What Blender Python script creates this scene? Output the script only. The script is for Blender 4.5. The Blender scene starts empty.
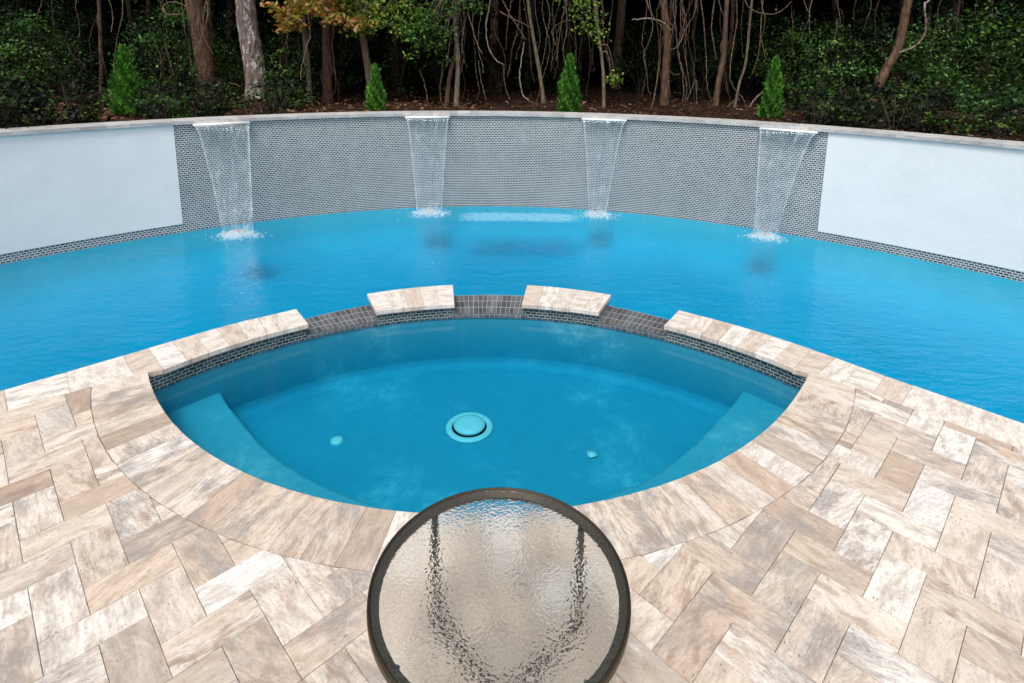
import bpy, bmesh, math, random
import numpy as np
from mathutils import Vector, Matrix
from math import sin, cos, pi, radians, sqrt, atan2, hypot
random.seed(7)
RNG = np.random.default_rng(11)
S = bpy.context.scene
COL = S.collection

# ------------------------------------------------------------------ camera
F, CY, PITCH, YAW, ROLL, CX, CH = 580.9, 162.99, 0.1859, -0.0018, 0.0107, 0.16, 2.0
CAMROT = Matrix.Rotation(YAW, 3, 'Z') @ Matrix.Rotation(pi/2-PITCH, 3, 'X') @ Matrix.Rotation(ROLL, 3, 'Z')
cd = bpy.data.cameras.new('camera'); cam = bpy.data.objects.new('camera', cd); COL.objects.link(cam)
cd.sensor_width = 36; cd.lens = 36*F/1024; cd.shift_y = -(341.5-CY)/1024; cd.clip_start = 0.05; cd.clip_end = 2000
cam.matrix_world = Matrix.Translation((CX, 0, CH)) @ CAMROT.to_4x4()
S.camera = cam

def at(u, v, Y):
    """a point of the place at depth Y seen in direction (u, v)"""
    d = CAMROT @ Vector(((u-512)/F, -(v-CY)/F, -1))
    t = Y/d.y
    return Vector((CX+t*d.x, Y, CH+t*d.z))

# ------------------------------------------------------------------ helpers
def tag(o, label=None, cat=None, group=None, kind=None):
    if label: o['label'] = label
    if cat: o['category'] = cat
    if group: o['group'] = group
    if kind: o['kind'] = kind
    return o
def empty(name, loc=(0,0,0)):
    o = bpy.data.objects.new(name, None); o.location = loc; o.empty_display_size = .1
    COL.objects.link(o); return o
def link(name, me, mat=None, parent=None, smooth=False):
    o = bpy.data.objects.new(name, me); COL.objects.link(o)
    if mat: me.materials.append(mat)
    if parent is not None:
        o.parent = parent
        o.matrix_parent_inverse = Matrix.Translation(parent.location).inverted()
    if smooth:
        me.polygons.foreach_set('use_smooth', [True]*len(me.polygons))
    return o
def mesh_np(name, verts, quads):
    """verts (n,3), quads (m,4) arrays -> mesh"""
    me = bpy.data.meshes.new(name)
    verts = np.asarray(verts, dtype=np.float32); quads = np.asarray(quads, dtype=np.int32)
    me.vertices.add(len(verts)); me.vertices.foreach_set('co', verts.ravel())
    k = quads.shape[1]
    me.loops.add(quads.size); me.loops.foreach_set('vertex_index', quads.ravel())
    me.polygons.add(len(quads)); me.polygons.foreach_set('loop_start', np.arange(0, quads.size, k, dtype=np.int32))
    me.polygons.foreach_set('loop_total', np.full(len(quads), k, dtype=np.int32))
    me.update(calc_edges=True); return me
class MB:
    """collects faces with uv and tone"""
    def __init__(s): s.v=[]; s.f=[]; s.uv=[]; s.t=[]
    def face(s, pts, uvs=None, tone=(0,0,0)):
        b=len(s.v); s.v+= [tuple(p) for p in pts]; s.f.append(list(range(b,b+len(pts))))
        s.uv.append(uvs or [(p[0],p[1]) for p in pts]); s.t.append(tone)
    def build(s, name, mat, parent=None, smooth=False, merge=False):
        me=bpy.data.meshes.new(name); me.from_pydata(s.v,[],s.f)
        me.uv_layers.new(name='UVMap'); me.color_attributes.new('tone','FLOAT_COLOR','CORNER')
        U=np.array([c for us in s.uv for c in us],dtype=np.float32)
        T=np.array([(t[0],t[1],t[2],1) for us,t in zip(s.uv,s.t) for _ in us],dtype=np.float32)
        me.uv_layers['UVMap'].data.foreach_set('uv',U.ravel())
        me.color_attributes['tone'].data.foreach_set('color',T.ravel())
        if merge:
            bm=bmesh.new(); bm.from_mesh(me); bmesh.ops.remove_doubles(bm,verts=bm.verts,dist=1e-5)
            bmesh.ops.recalc_face_normals(bm,faces=bm.faces); bm.to_mesh(me); bm.free()
        return link(name, me, mat, parent, smooth)
def tube_data(path, radii, n=10, wob=0.0, cap=True, rng=random):
    P=[Vector(p) for p in path]; V=[]; Q=[]
    up=Vector((0.13,0.2,1)).normalized()
    prev=None
    for i,p in enumerate(P):
        d=(P[min(i+1,len(P)-1)]-P[max(i-1,0)]).normalized()
        if prev is None:
            a=d.cross(Vector((1,0,0)) if abs(d.x)<.8 else Vector((0,1,0))).normalized()
        else:
            a=(prev-d*prev.dot(d)).normalized()
        prev=a; b=d.cross(a)
        for k in range(n):
            t=2*pi*k/n; r=radii[i]*(1+wob*(rng.random()-.5))
            V.append(p+a*cos(t)*r+b*sin(t)*r)
    for i in range(len(P)-1):
        for k in range(n):
            Q.append((i*n+k,i*n+(k+1)%n,(i+1)*n+(k+1)%n,(i+1)*n+k))
    return [tuple(v) for v in V], Q
def tube_obj(name, segs, mat, parent=None, n=8, wob=0.0):
    """segs: list of (path, radii) merged in one mesh"""
    V=[];Q=[]
    for path,rad in segs:
        v,q=tube_data(path,rad,n,wob); b=len(V); V+=v; Q+=[tuple(x+b for x in f) for f in q]
        Q.append(None); Q.pop()
    me=mesh_np(name,V,Q); return link(name,me,mat,parent,True)
def smooth_path(pts, k=6):
    """Catmull-Rom through the points"""
    P=[Vector(p) for p in pts]; P=[P[0]*2-P[1]]+P+[P[-1]*2-P[-2]]; out=[]
    for i in range(1,len(P)-2):
        for j in range(k):
            t=j/k; a,b,c,d=P[i-1],P[i],P[i+1],P[i+2]
            out.append(.5*((2*b)+(c-a)*t+(2*a-5*b+4*c-d)*t*t+(3*b-a-3*c+d)*t**3))
    out.append(P[-2]); return out

# ------------------------------------------------------------------ materials
def newmat(name):
    m=bpy.data.materials.new(name); m.use_nodes=True; nt=m.node_tree; nt.nodes.clear()
    out=nt.nodes.new('ShaderNodeOutputMaterial'); return m,nt,out
def N(nt,t,**kw):
    n=nt.nodes.new('ShaderNode'+t)
    for k,v in kw.items():
        if k.startswith('i_'): n.inputs[k[2:].replace('_',' ')].default_value=v
        else: setattr(n,k,v)
    return n
def L(nt,a,b): nt.links.new(a,b)
def ramp(nt,fac,stops,interp='LINEAR'):
    r=nt.nodes.new('ShaderNodeValToRGB'); r.color_ramp.interpolation=interp
    el=r.color_ramp.elements
    while len(el)<len(stops): el.new(.5)
    for e,(p,c) in zip(el,stops):
        e.position=p; e.color=(c[0],c[1],c[2],1) if not isinstance(c,(int,float)) else (c,c,c,1)
    L(nt,fac,r.inputs[0]); return r.outputs[0]
def mixc(nt,fac,a,b,mode='MIX'):
    n=nt.nodes.new('ShaderNodeMix'); n.data_type='RGBA'; n.blend_type=mode; n.clamp_factor=True
    for s,x in ((n.inputs[0],fac),(n.inputs[6],a),(n.inputs[7],b)):
        if isinstance(x,(int,float)): s.default_value=x
        elif isinstance(x,tuple): s.default_value=(*x,1)
        else: L(nt,x,s)
    return n.outputs[2]
def math_(nt,op,a,b=None,c=None):
    n=nt.nodes.new('ShaderNodeMath'); n.operation=op
    for i,x in enumerate((a,b,c)):
        if x is None: continue
        if isinstance(x,(int,float)): n.inputs[i].default_value=x
        else: L(nt,x,n.inputs[i])
    return n.outputs[0]
def noise(nt,vec,scale,detail=4,rough=.55,dist=0):
    n=N(nt,'TexNoise'); n.inputs['Scale'].default_value=scale; n.inputs['Detail'].default_value=detail
    n.inputs['Roughness'].default_value=rough; n.inputs['Distortion'].default_value=dist
    if vec is not None: L(nt,vec,n.inputs['Vector'])
    return n.outputs['Fac']
def mapping(nt,vec,scale=(1,1,1),loc=(0,0,0)):
    m=N(nt,'Mapping'); m.inputs['Scale'].default_value=scale; m.inputs['Location'].default_value=loc
    L(nt,vec,m.inputs['Vector']); return m.outputs[0]
def bump(nt,h,strength,dist=.01,normal=None):
    b=N(nt,'Bump'); b.inputs['Strength'].default_value=strength; b.inputs['Distance'].default_value=dist
    L(nt,h,b.inputs['Height'])
    if normal is not None: L(nt,normal,b.inputs['Normal'])
    return b.outputs[0]
def prin(nt,out,color,rough=.6,normal=None,spec=.5,metal=0):
    p=N(nt,'BsdfPrincipled')
    for s,x in (('Base Color',color),('Roughness',rough)):
        if isinstance(x,(int,float)): p.inputs[s].default_value=x
        elif isinstance(x,tuple): p.inputs[s].default_value=(*x,1)
        else: L(nt,x,p.inputs[s])
    p.inputs['Specular IOR Level'].default_value=spec; p.inputs['Metallic'].default_value=metal
    if normal is not None: L(nt,normal,p.inputs['Normal'])
    if out is not None: L(nt,p.outputs[0],out.inputs[0])
    return p

def mat_travertine(name='travertine', pale=0.0):
    m,nt,out=newmat(name)
    uv=N(nt,'UVMap').outputs[0]
    att=N(nt,'Attribute',attribute_name='tone'); sep=N(nt,'SeparateColor'); L(nt,att.outputs['Color'],sep.inputs[0])
    r,g,b=sep.outputs
    base=ramp(nt,r,[(0,(.62,.53,.455)),(.16,(.73,.69,.65)),(.30,(.58,.465,.37)),(.44,(.69,.62,.56)),(.56,(.50,.385,.30)),(.68,(.75,.72,.69)),(.80,(.63,.51,.41)),(.88,(.45,.385,.335)),(.94,(.66,.58,.50)),(1,(.37,.28,.215))])
    # veins: stretched along the slab, warped
    warp=N(nt,'TexNoise'); warp.inputs['Scale'].default_value=5.0; warp.inputs['Detail'].default_value=3; L(nt,uv,warp.inputs['Vector'])
    wv=N(nt,'VectorMath',operation='MULTIPLY_ADD'); L(nt,warp.outputs['Color'],wv.inputs[0]); wv.inputs[1].default_value=(.06,.06,0); L(nt,uv,wv.inputs[2])
    v1=noise(nt,mapping(nt,wv.outputs[0],(7,19,1)),1.0,10,.70)
    v2=noise(nt,mapping(nt,wv.outputs[0],(45,95,1)),1.0,6,.72)
    v3=noise(nt,mapping(nt,uv,(5,8,1)),1.0,3,.6)
    c=mixc(nt,ramp(nt,v1,[(.46,0),(.60,1)]),base,(.27,.195,.15))
    c=mixc(nt,math_(nt,'MULTIPLY_ADD',b,.55,.35),base,c)
    c=mixc(nt,ramp(nt,v1,[(.22,1),(.42,0)]),c,(.78,.755,.72))
    wt=N(nt,'TexWave'); wt.wave_type='BANDS'; wt.bands_direction='Y'; wt.inputs['Scale'].default_value=14; wt.inputs['Distortion'].default_value=11
    wt.inputs['Detail'].default_value=6; wt.inputs['Detail Scale'].default_value=1.1; wt.inputs['Detail Roughness'].default_value=.8
    L(nt,mapping(nt,wv.outputs[0],(.45,1,1)),wt.inputs['Vector'])
    wf_=math_(nt,'MULTIPLY',ramp(nt,wt.outputs['Fac'],[(.55,0),(.95,1)]),math_(nt,'MULTIPLY_ADD',g,.26,.04))
    c=mixc(nt,wf_,c,(.30,.22,.17))
    # grey cloudy zones on some slabs
    gz=math_(nt,'MULTIPLY',ramp(nt,v3,[(.46,0),(.62,1)]),ramp(nt,g,[(.3,0),(.8,1)]))
    gz=math_(nt,'MULTIPLY',gz,ramp(nt,v2,[(.3,.2),(.6,1)]))
    c=mixc(nt,gz,c,(.27,.245,.235))
    tz=math_(nt,'MULTIPLY',ramp(nt,v3,[(.32,1),(.48,0)]),ramp(nt,b,[(.4,0),(1,.8)]))
    c=mixc(nt,tz,c,(.52,.40,.31))
    c=mixc(nt,ramp(nt,v2,[(.52,0),(.68,.7)]),c,(.33,.245,.185))
    # pits
    pit=noise(nt,mapping(nt,wv.outputs[0],(45,150,1)),1.0,2,.5)
    pitzone=noise(nt,mapping(nt,uv,(4,12,1)),1.0,2,.5)
    pf=math_(nt,'MULTIPLY',ramp(nt,pit,[(.64,0),(.69,1)]),ramp(nt,pitzone,[(.50,0),(.58,1)]))
    c=mixc(nt,math_(nt,'MULTIPLY',pf,.85),c,(.13,.095,.07))
    fine=noise(nt,uv,420,2,.6)
    c=mixc(nt,.22,c,ramp(nt,fine,[(.3,.25),(.7,.85)]),'OVERLAY')
    h=math_(nt,'SUBTRACT',math_(nt,'MULTIPLY',v2,.35),pf)
    nrm=bump(nt,h,.35,.004)
    p=prin(nt,out,c,.62,nrm,.35)
    L(nt,ramp(nt,v1,[(.3,.5),(.7,.75)]),p.inputs['Roughness'])
    return m
def mat_tile(name, bw=.048, rh=.024, mortar=.0024, c1=(.035,.05,.058), c2=(.10,.125,.14), grout=(.52,.53,.52), offset=.5, gloss=.12):
    m,nt,out=newmat(name)
    uv=N(nt,'UVMap').outputs[0]
    br=N(nt,'TexBrick'); br.offset=offset; br.inputs['Scale'].default_value=1; br.inputs['Brick Width'].default_value=bw
    br.inputs['Row Height'].default_value=rh; br.inputs['Mortar Size'].default_value=mortar; br.inputs['Mortar Smooth'].default_value=.15
    br.inputs['Color1'].default_value=(*c1,1); br.inputs['Color2'].default_value=(*c2,1); br.inputs['Mortar'].default_value=(*grout,1)
    L(nt,uv,br.inputs['Vector'])
    cloud=noise(nt,uv,1.6,4,.6)
    c=mixc(nt,.5,br.outputs['Color'],ramp(nt,cloud,[(.3,.40),(.7,.60)]),'OVERLAY')
    scale=noise(nt,mapping(nt,uv,(2.2,.9,1),(3,1,0)),2.2,5,.65)
    c=mixc(nt,ramp(nt,scale,[(.5,0),(.78,.20)]),c,(.55,.57,.58))      # lime scale left by splashing
    nrm=bump(nt,br.outputs['Fac'],.6,-.002)
    nrm=bump(nt,noise(nt,mapping(nt,uv,(21,42,1)),1.0,1,.5),.35,.004,nrm)
    rough=math_(nt,'ADD',math_(nt,'MULTIPLY',br.outputs['Fac'],.5),gloss)
    prin(nt,out,c,rough,nrm,.6)
    return m
def mat_simple(name,c,rough=.6,spec=.4,metal=0,var=.15,scale=20,bs=.15,bd=.003):
    m,nt,out=newmat(name)
    tc=N(nt,'TexCoord').outputs['Object']
    n=noise(nt,tc,scale,5,.6)
    a=tuple(x*(1-var) for x in c); b=tuple(min(1,x*(1+var)) for x in c)
    prin(nt,out,mixc(nt,n,a,b),rough,bump(nt,n,bs,bd),spec,metal)
    return m
def mat_plaster(name,base,mottle,amount=.5):
    m,nt,out=newmat(name)
    tc=N(nt,'TexCoord').outputs['Object']
    n1=noise(nt,tc,1.3,6,.65,.4); n2=noise(nt,tc,17,6,.75,.2); n3=noise(nt,tc,.7,3,.5)
    c=mixc(nt,ramp(nt,n2,[(.35,0),(.7,.6)]),base,tuple(x*.8 for x in base))
    f=math_(nt,'MULTIPLY',ramp(nt,n1,[(.52,0),(.68,1)]),ramp(nt,n2,[(.38,0),(.62,1)]))
    c=mixc(nt,math_(nt,'MULTIPLY',f,amount),c,mottle)
    c=mixc(nt,ramp(nt,n3,[(.3,.25),(.55,0)]),c,tuple(x*.6 for x in base))
    prin(nt,out,c,.7,bump(nt,n2,.2,.004),.2)
    return m
def mat_water(name, density, color, ripples, tint=(1,1,1)):
    """ripple surface: fresnel reflection over clear water, the blue comes from absorption in the volume"""
    m,nt,out=newmat(name)
    tc=N(nt,'TexCoord').outputs['Object']
    h=None
    for sc,st,sx in ripples:
        n=noise(nt,mapping(nt,tc,(1,sx,1)),sc,3,.55,.5)
        n=math_(nt,'MULTIPLY',n,st)
        h=n if h is None else math_(nt,'ADD',h,n)
    nrm=bump(nt,h,1.0,.02)
    gl=N(nt,'BsdfGlossy'); gl.inputs['Roughness'].default_value=.02; L(nt,nrm,gl.inputs['Normal'])
    tr=N(nt,'BsdfTransparent'); tr.inputs[0].default_value=(*tint,1)
    fr=N(nt,'Fresnel'); fr.inputs['IOR'].default_value=1.22; L(nt,nrm,fr.inputs['Normal'])
    geo=N(nt,'NewGeometry')
    fac=math_(nt,'MULTIPLY',fr.outputs[0],math_(nt,'SUBTRACT',1.0,geo.outputs['Backfacing']))
    mx=N(nt,'MixShader'); L(nt,fac,mx.inputs[0]); L(nt,tr.outputs[0],mx.inputs[1]); L(nt,gl.outputs[0],mx.inputs[2])
    L(nt,mx.outputs[0],out.inputs[0])
    va=N(nt,'VolumeAbsorption'); va.inputs['Color'].default_value=(*color,1); va.inputs['Density'].default_value=density
    L(nt,va.outputs[0],out.inputs['Volume'])
    return m
def mat_sheet(name):
    m,nt,out=newmat(name)
    uv=N(nt,'UVMap').outputs[0]
    n1=noise(nt,mapping(nt,uv,(70,5,1)),1,4,.6,.6); n2=noise(nt,mapping(nt,uv,(14,7,1)),1,4,.6,1.2)
    n3=noise(nt,mapping(nt,uv,(60,40,1)),1,3,.6,.5)
    sp=N(nt,'SeparateXYZ'); L(nt,uv,sp.inputs[0])
    low=ramp(nt,sp.outputs['Y'],[(.35,0),(1,1)])            # y runs 0 at the lip to 1 at the pool
    att=N(nt,'Attribute',attribute_name='tone'); sc=N(nt,'SeparateColor'); L(nt,att.outputs['Color'],sc.inputs[0])
    a=math_(nt,'MULTIPLY',ramp(nt,n1,[(.46,0),(.72,1)]),.11)
    a=math_(nt,'ADD',a,math_(nt,'MULTIPLY',ramp(nt,n2,[(.52,0),(.7,1)]),.16))
    a=math_(nt,'ADD',a,math_(nt,'MULTIPLY',math_(nt,'MULTIPLY',ramp(nt,n3,[(.5,0),(.62,1)]),low),.34))
    a=math_(nt,'ADD',a,math_(nt,'MULTIPLY',sc.outputs[0],.32))   # thick rims of the sheet
    a=math_(nt,'ADD',a,.03)
    nrm=bump(nt,math_(nt,'ADD',math_(nt,'MULTIPLY',n2,1.0),math_(nt,'MULTIPLY',n1,.5)),.5,.02)
    wh=N(nt,'BsdfPrincipled'); wh.inputs['Base Color'].default_value=(.72,.82,.88,1); wh.inputs['Roughness'].default_value=.12
    wh.inputs['Specular IOR Level'].default_value=.8; L(nt,nrm,wh.inputs['Normal'])
    tr=N(nt,'BsdfTransparent'); tr.inputs[0].default_value=(.93,.97,.99,1)
    gl=N(nt,'BsdfGlossy'); gl.inputs['Roughness'].default_value=.06; L(nt,nrm,gl.inputs['Normal'])
    fr=N(nt,'Fresnel'); fr.inputs['IOR'].default_value=1.4; L(nt,nrm,fr.inputs['Normal'])
    m1=N(nt,'MixShader'); L(nt,fr.outputs[0],m1.inputs[0]); L(nt,tr.outputs[0],m1.inputs[1]); L(nt,gl.outputs[0],m1.inputs[2])
    m2=N(nt,'MixShader'); L(nt,math_(nt,'MINIMUM',a,.9),m2.inputs[0]); L(nt,m1.outputs[0],m2.inputs[1]); L(nt,wh.outputs[0],m2.inputs[2])
    L(nt,m2.outputs[0],out.inputs[0]); return m
def mat_foam(name):
    m,nt,out=newmat(name)
    tc=N(nt,'UVMap').outputs[0]
    sp=N(nt,'VectorMath',operation='LENGTH'); L(nt,tc,sp.inputs[0])
    n=noise(nt,mapping(nt,tc,(9,9,1)),1,6,.7,.8)
    f=math_(nt,'SUBTRACT',math_(nt,'MULTIPLY_ADD',n,2.2,-.35),math_(nt,'MULTIPLY',sp.outputs['Value'],.95))
    a=ramp(nt,f,[(-.02+.02,0),(.36,.84)])
    wh=N(nt,'BsdfPrincipled'); wh.inputs['Base Color'].default_value=(.85,.90,.93,1); wh.inputs['Roughness'].default_value=.4
    L(nt,bump(nt,n,.8,.02),wh.inputs['Normal'])
    tl=N(nt,'BsdfTranslucent'); tl.inputs[0].default_value=(.97,.99,1,1); mt=N(nt,'MixShader'); mt.inputs[0].default_value=.72
    L(nt,wh.outputs[0],mt.inputs[1]); L(nt,tl.outputs[0],mt.inputs[2])
    tr=N(nt,'BsdfTransparent'); mx=N(nt,'MixShader'); L(nt,a,mx.inputs[0]); L(nt,tr.outputs[0],mx.inputs[1]); L(nt,mt.outputs[0],mx.inputs[2])
    L(nt,mx.outputs[0],out.inputs[0]); return m
def mat_leaf(name, stops):
    m,nt,out=newmat(name)
    att=N(nt,'Attribute',attribute_name='leaf'); 
    oi=N(nt,'ObjectInfo')
    fac=math_(nt,'FRACT',math_(nt,'ADD',att.outputs['Fac'],math_(nt,'MULTIPLY',oi.outputs['Random'],.12)))
    c=ramp(nt,fac,stops)
    p=prin(nt,None,c,.55,None,.22 if 'dark' in name or 'far' in name else .4)
    tl=N(nt,'BsdfTranslucent'); L(nt,mixc(nt,1.0,c,(1.0,1.15,.5),'MULTIPLY'),tl.inputs[0])
    mx=N(nt,'MixShader'); mx.inputs[0].default_value=.3; L(nt,p.outputs[0],mx.inputs[1]); L(nt,tl.outputs[0],mx.inputs[2])
    L(nt,mx.outputs[0],out.inputs[0]); return m
def mat_bark(name,c1,c2,scale=6,patch=None):
    m,nt,out=newmat(name)
    tc=N(nt,'TexCoord').outputs['Object']
    n=noise(nt,mapping(nt,tc,(3,3,.7)),scale,6,.7,.5); n2=noise(nt,mapping(nt,tc,(1,1,.5)),scale*2.2,5,.65,.3)
    vo=N(nt,'TexVoronoi'); vo.inputs['Scale'].default_value=scale*2; L(nt,mapping(nt,tc,(2.2,2.2,.55)),vo.inputs['Vector'])
    c=mixc(nt,ramp(nt,n,[(.35,0),(.65,1)]),c1,c2)
    c=mixc(nt,ramp(nt,vo.outputs['Distance'],[(.0,.0),(.6,.55)]),c,tuple(x*.35 for x in c1))
    if patch: c=mixc(nt,ramp(nt,n2,[(.53,0),(.60,.85)]),c,patch)
    prin(nt,out,c,.85,bump(nt,math_(nt,'ADD',n,vo.outputs['Distance']),.9,.03),.15); return m
def mat_mulch(name):
    m,nt,out=newmat(name)
    tc=N(nt,'TexCoord').outputs['Object']
    vo=N(nt,'TexVoronoi'); vo.inputs['Scale'].default_value=22; L(nt,mapping(nt,tc,(1,.6,1)),vo.inputs['Vector'])
    n=noise(nt,tc,3,6,.7)
    sp=N(nt,'SeparateColor'); L(nt,vo.outputs['Color'],sp.inputs[0])
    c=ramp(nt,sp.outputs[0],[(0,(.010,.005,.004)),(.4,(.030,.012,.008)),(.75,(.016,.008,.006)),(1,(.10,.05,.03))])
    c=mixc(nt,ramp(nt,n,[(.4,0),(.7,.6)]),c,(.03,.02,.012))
    prin(nt,out,c,.9,bump(nt,vo.outputs['Distance'],1,.03),.1); return m

M_TRAV=mat_travertine()
M_CAP=mat_simple('cap_stone',(.44,.43,.42),.6,.4,0,.35,6,.3,.01)
M_TILE=mat_tile('wall_tile',.046,.0265,.0042,(.02,.032,.04),(.105,.13,.145),(.60,.62,.62))
M_STILE=mat_tile('spa_tile',.046,.0235,.0021,(.018,.03,.034),(.07,.095,.10),(.42,.42,.38))
M_WEIR=mat_tile('weir_tile',.043,.054,.0024,(.06,.065,.075),(.13,.135,.145),(.26,.26,.26),0.0,.22)
M_PANEL=mat_simple('white_plaster_panel',(.74,.765,.775),.75,.3,0,.075,2.6,.7,.014)
M_GROUT=mat_simple('joint_sand',(.50,.45,.39),.95,.1,0,.4,160,.4,.002)
M_SPA=mat_plaster('spa_plaster',(.04,.29,.41),(.30,.58,.68),.6)
M_POOL=mat_plaster('pool_plaster',(.025,.47,.63),(.40,.85,.92),.15)
M_WPOOL=mat_water('pool_water',2.0,(.02,.875,.938),[(1.4,1.0,1.5),(6,.45,2.4),(20,.13,2.0)])
M_WSPA=mat_water('spa_water',1.7,(.03,.83,.93),[(2.0,.12,1.0),(8,.03,1.0)])
M_SHEET=mat_sheet('falling_water'); M_FOAM=mat_foam('foam')
M_BRONZE=mat_simple('bronze_frame',(.045,.032,.018),.45,.5,.6,.25,60,.1,.001)
M_LEG=mat_simple('dark_leg',(.02,.018,.016),.45,.5,.3,.2,60,.1,.001)
M_FIT=mat_simple('white_fitting',(.55,.60,.62),.4,.5,0,.03,30,.02,.001)
M_DARK=mat_simple('dark_gap',(.01,.012,.015),.8,.1,0,.1,30,.02,.001)
M_SPILL=mat_simple('spillway_plastic',(.75,.80,.84),.35,.5,0,.05,20,.05,.001)

# ------------------------------------------------------------------ plan of the place
W0,W1,W2=8.60,.0831,.000341
def wall_y(x): return W0-W1*x*x-W2*x**4
CI=(.0236,1.8736,2.562); CO=(.0234,2.376,2.4705); CN=(-.0499,4.6481,2.414)
R_OUT=2.725                                       # outer radius of the near coping ring
Z_POOL,Z_SPA,Z_WEIR=-.282,-.112,-.094
Z_TOP=1.0906                                      # top of the tiled face
def circ_pt(c,ang): return Vector((c[0]+c[2]*cos(ang),c[1]+c[2]*sin(ang)))
# edge of the deck towards the pool, left to right
EL=[(-8.6,-5.0),(-6.6,-4.4),(-5.9,-2.6),(-5.1,-.4),(-4.25,1.35),(-3.5,2.45),(-2.86,3.139),(-2.572,3.401),(-2.334,3.629),(-1.93,4.01)]
aL=atan2(4.299-CO[1],-1.524-CO[0]); aR=atan2(4.355-CO[1],1.521-CO[0])
ARC=[tuple(circ_pt(CO,aL+(aR-aL)*i/40)) for i in range(41)]
ER=[(1.93,4.05),(2.304,3.696),(2.563,3.408),(3.041,2.92),(3.65,2.25),(4.4,1.15),(5.2,-.5),(6.0,-2.6),(6.7,-4.4),(8.6,-5.0)]
eL=[tuple(p[:2]) for p in smooth_path([(*p,0) for p in EL]+[(*ARC[0],0)],10)]
eR=[tuple(p[:2]) for p in smooth_path([(*ARC[-1],0)]+[(*p,0) for p in ER],10)]
EDGE=eL[:-1]+ARC+eR[1:]
cum=[0]
for a,b in zip(EDGE,EDGE[1:]): cum.append(cum[-1]+hypot(b[0]-a[0],b[1]-a[1]))
def edge_at(s):
    s=max(0,min(cum[-1]-1e-6,s))
    lo=int(np.searchsorted(cum,s,'right'))-1; lo=min(lo,len(EDGE)-2)
    t=(s-cum[lo])/(cum[lo+1]-cum[lo]); a=Vector(EDGE[lo]); b=Vector(EDGE[lo+1])
    s0=max(0,lo-2); s1=min(len(EDGE)-1,lo+3)
    d=(Vector(EDGE[s1])-Vector(EDGE[s0])).normalized()
    return a.lerp(b,t), Vector((d.y,-d.x))          # point, inward (deck side) normal
def s_near(x,y):
    i=min(range(len(EDGE)),key=lambda k:hypot(EDGE[k][0]-x,EDGE[k][1]-y)); return cum[i]
SCL=s_near(-2.31,3.655); SCR=s_near(2.29,3.715)       # where the strip meets the corners of the spa
def strip_w(s):
    k=max(0,1-(SCL-s if s<SCL else s-SCR)/.45)
    return .29+.08*k*k
def strip_inner(s):
    """inner edge of the coping strip"""
    p,n=edge_at(s)
    if s<SCL or s>SCR: return p+n*strip_w(s)
    # follow the inner circle of the spa
    for k in range(1,120):
        q=p+n*(.2+k*.003)
        if hypot(q.x-CI[0],q.y-CI[1])<=CI[2]: return q
    return p+n*.4
def ring_inner(s):
    p,n=edge_at(s)
    for k in range(1,260):
        q=p+n*(.2+k*.003)
        if hypot(q.x-CI[0],q.y-CI[1])<=CI[2]: return q
    return p+n*.4
def end_s(px,py,qx,qy): return s_near(px,py)
S_GAPS=[s_near(-1.524,4.299),s_near(-1.015,4.616),s_near(-.308,4.834),s_near(.32,4.832),s_near(1.0,4.622),s_near(1.521,4.355)]

# ------------------------------------------------------------------ pavers
def clip(poly,p,n):
    """keep the side of the line through p that n points to"""
    out=[]
    for i in range(len(poly)):
        a=poly[i]; b=poly[(i+1)%len(poly)]
        da=(a-p).dot(n); db=(b-p).dot(n)
        if da>=0: out.append(a)
        if (da>=0)!=(db>=0): out.append(a+(b-a)*(da/(da-db)))
    return out
def area(poly):
    return .5*sum(poly[i].x*poly[(i+1)%len(poly)].y-poly[(i+1)%len(poly)].x*poly[i].y for i in range(len(poly)))
def inset(poly,d):
    n=len(poly); out=[]
    for i in range(n):
        a,b,c=poly[i-1],poly[i],poly[(i+1)%n]
        e1=(b-a); e2=(c-b)
        if e1.length<1e-6 or e2.length<1e-6: out.append(b.copy()); continue
        e1.normalize(); e2.normalize()
        n1=Vector((-e1.y,e1.x)); n2=Vector((-e2.y,e2.x)); k=1+n1.dot(n2)
        v=(n1+n2)/max(k,.35); out.append(b+v*d)
    return out
def dedupe(poly,eps=.004):
    out=[]
    for q in poly:
        if not out or (q-out[-1]).length>eps: out.append(q)
    while len(out)>2 and (out[0]-out[-1]).length<eps: out.pop()
    return out
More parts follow.
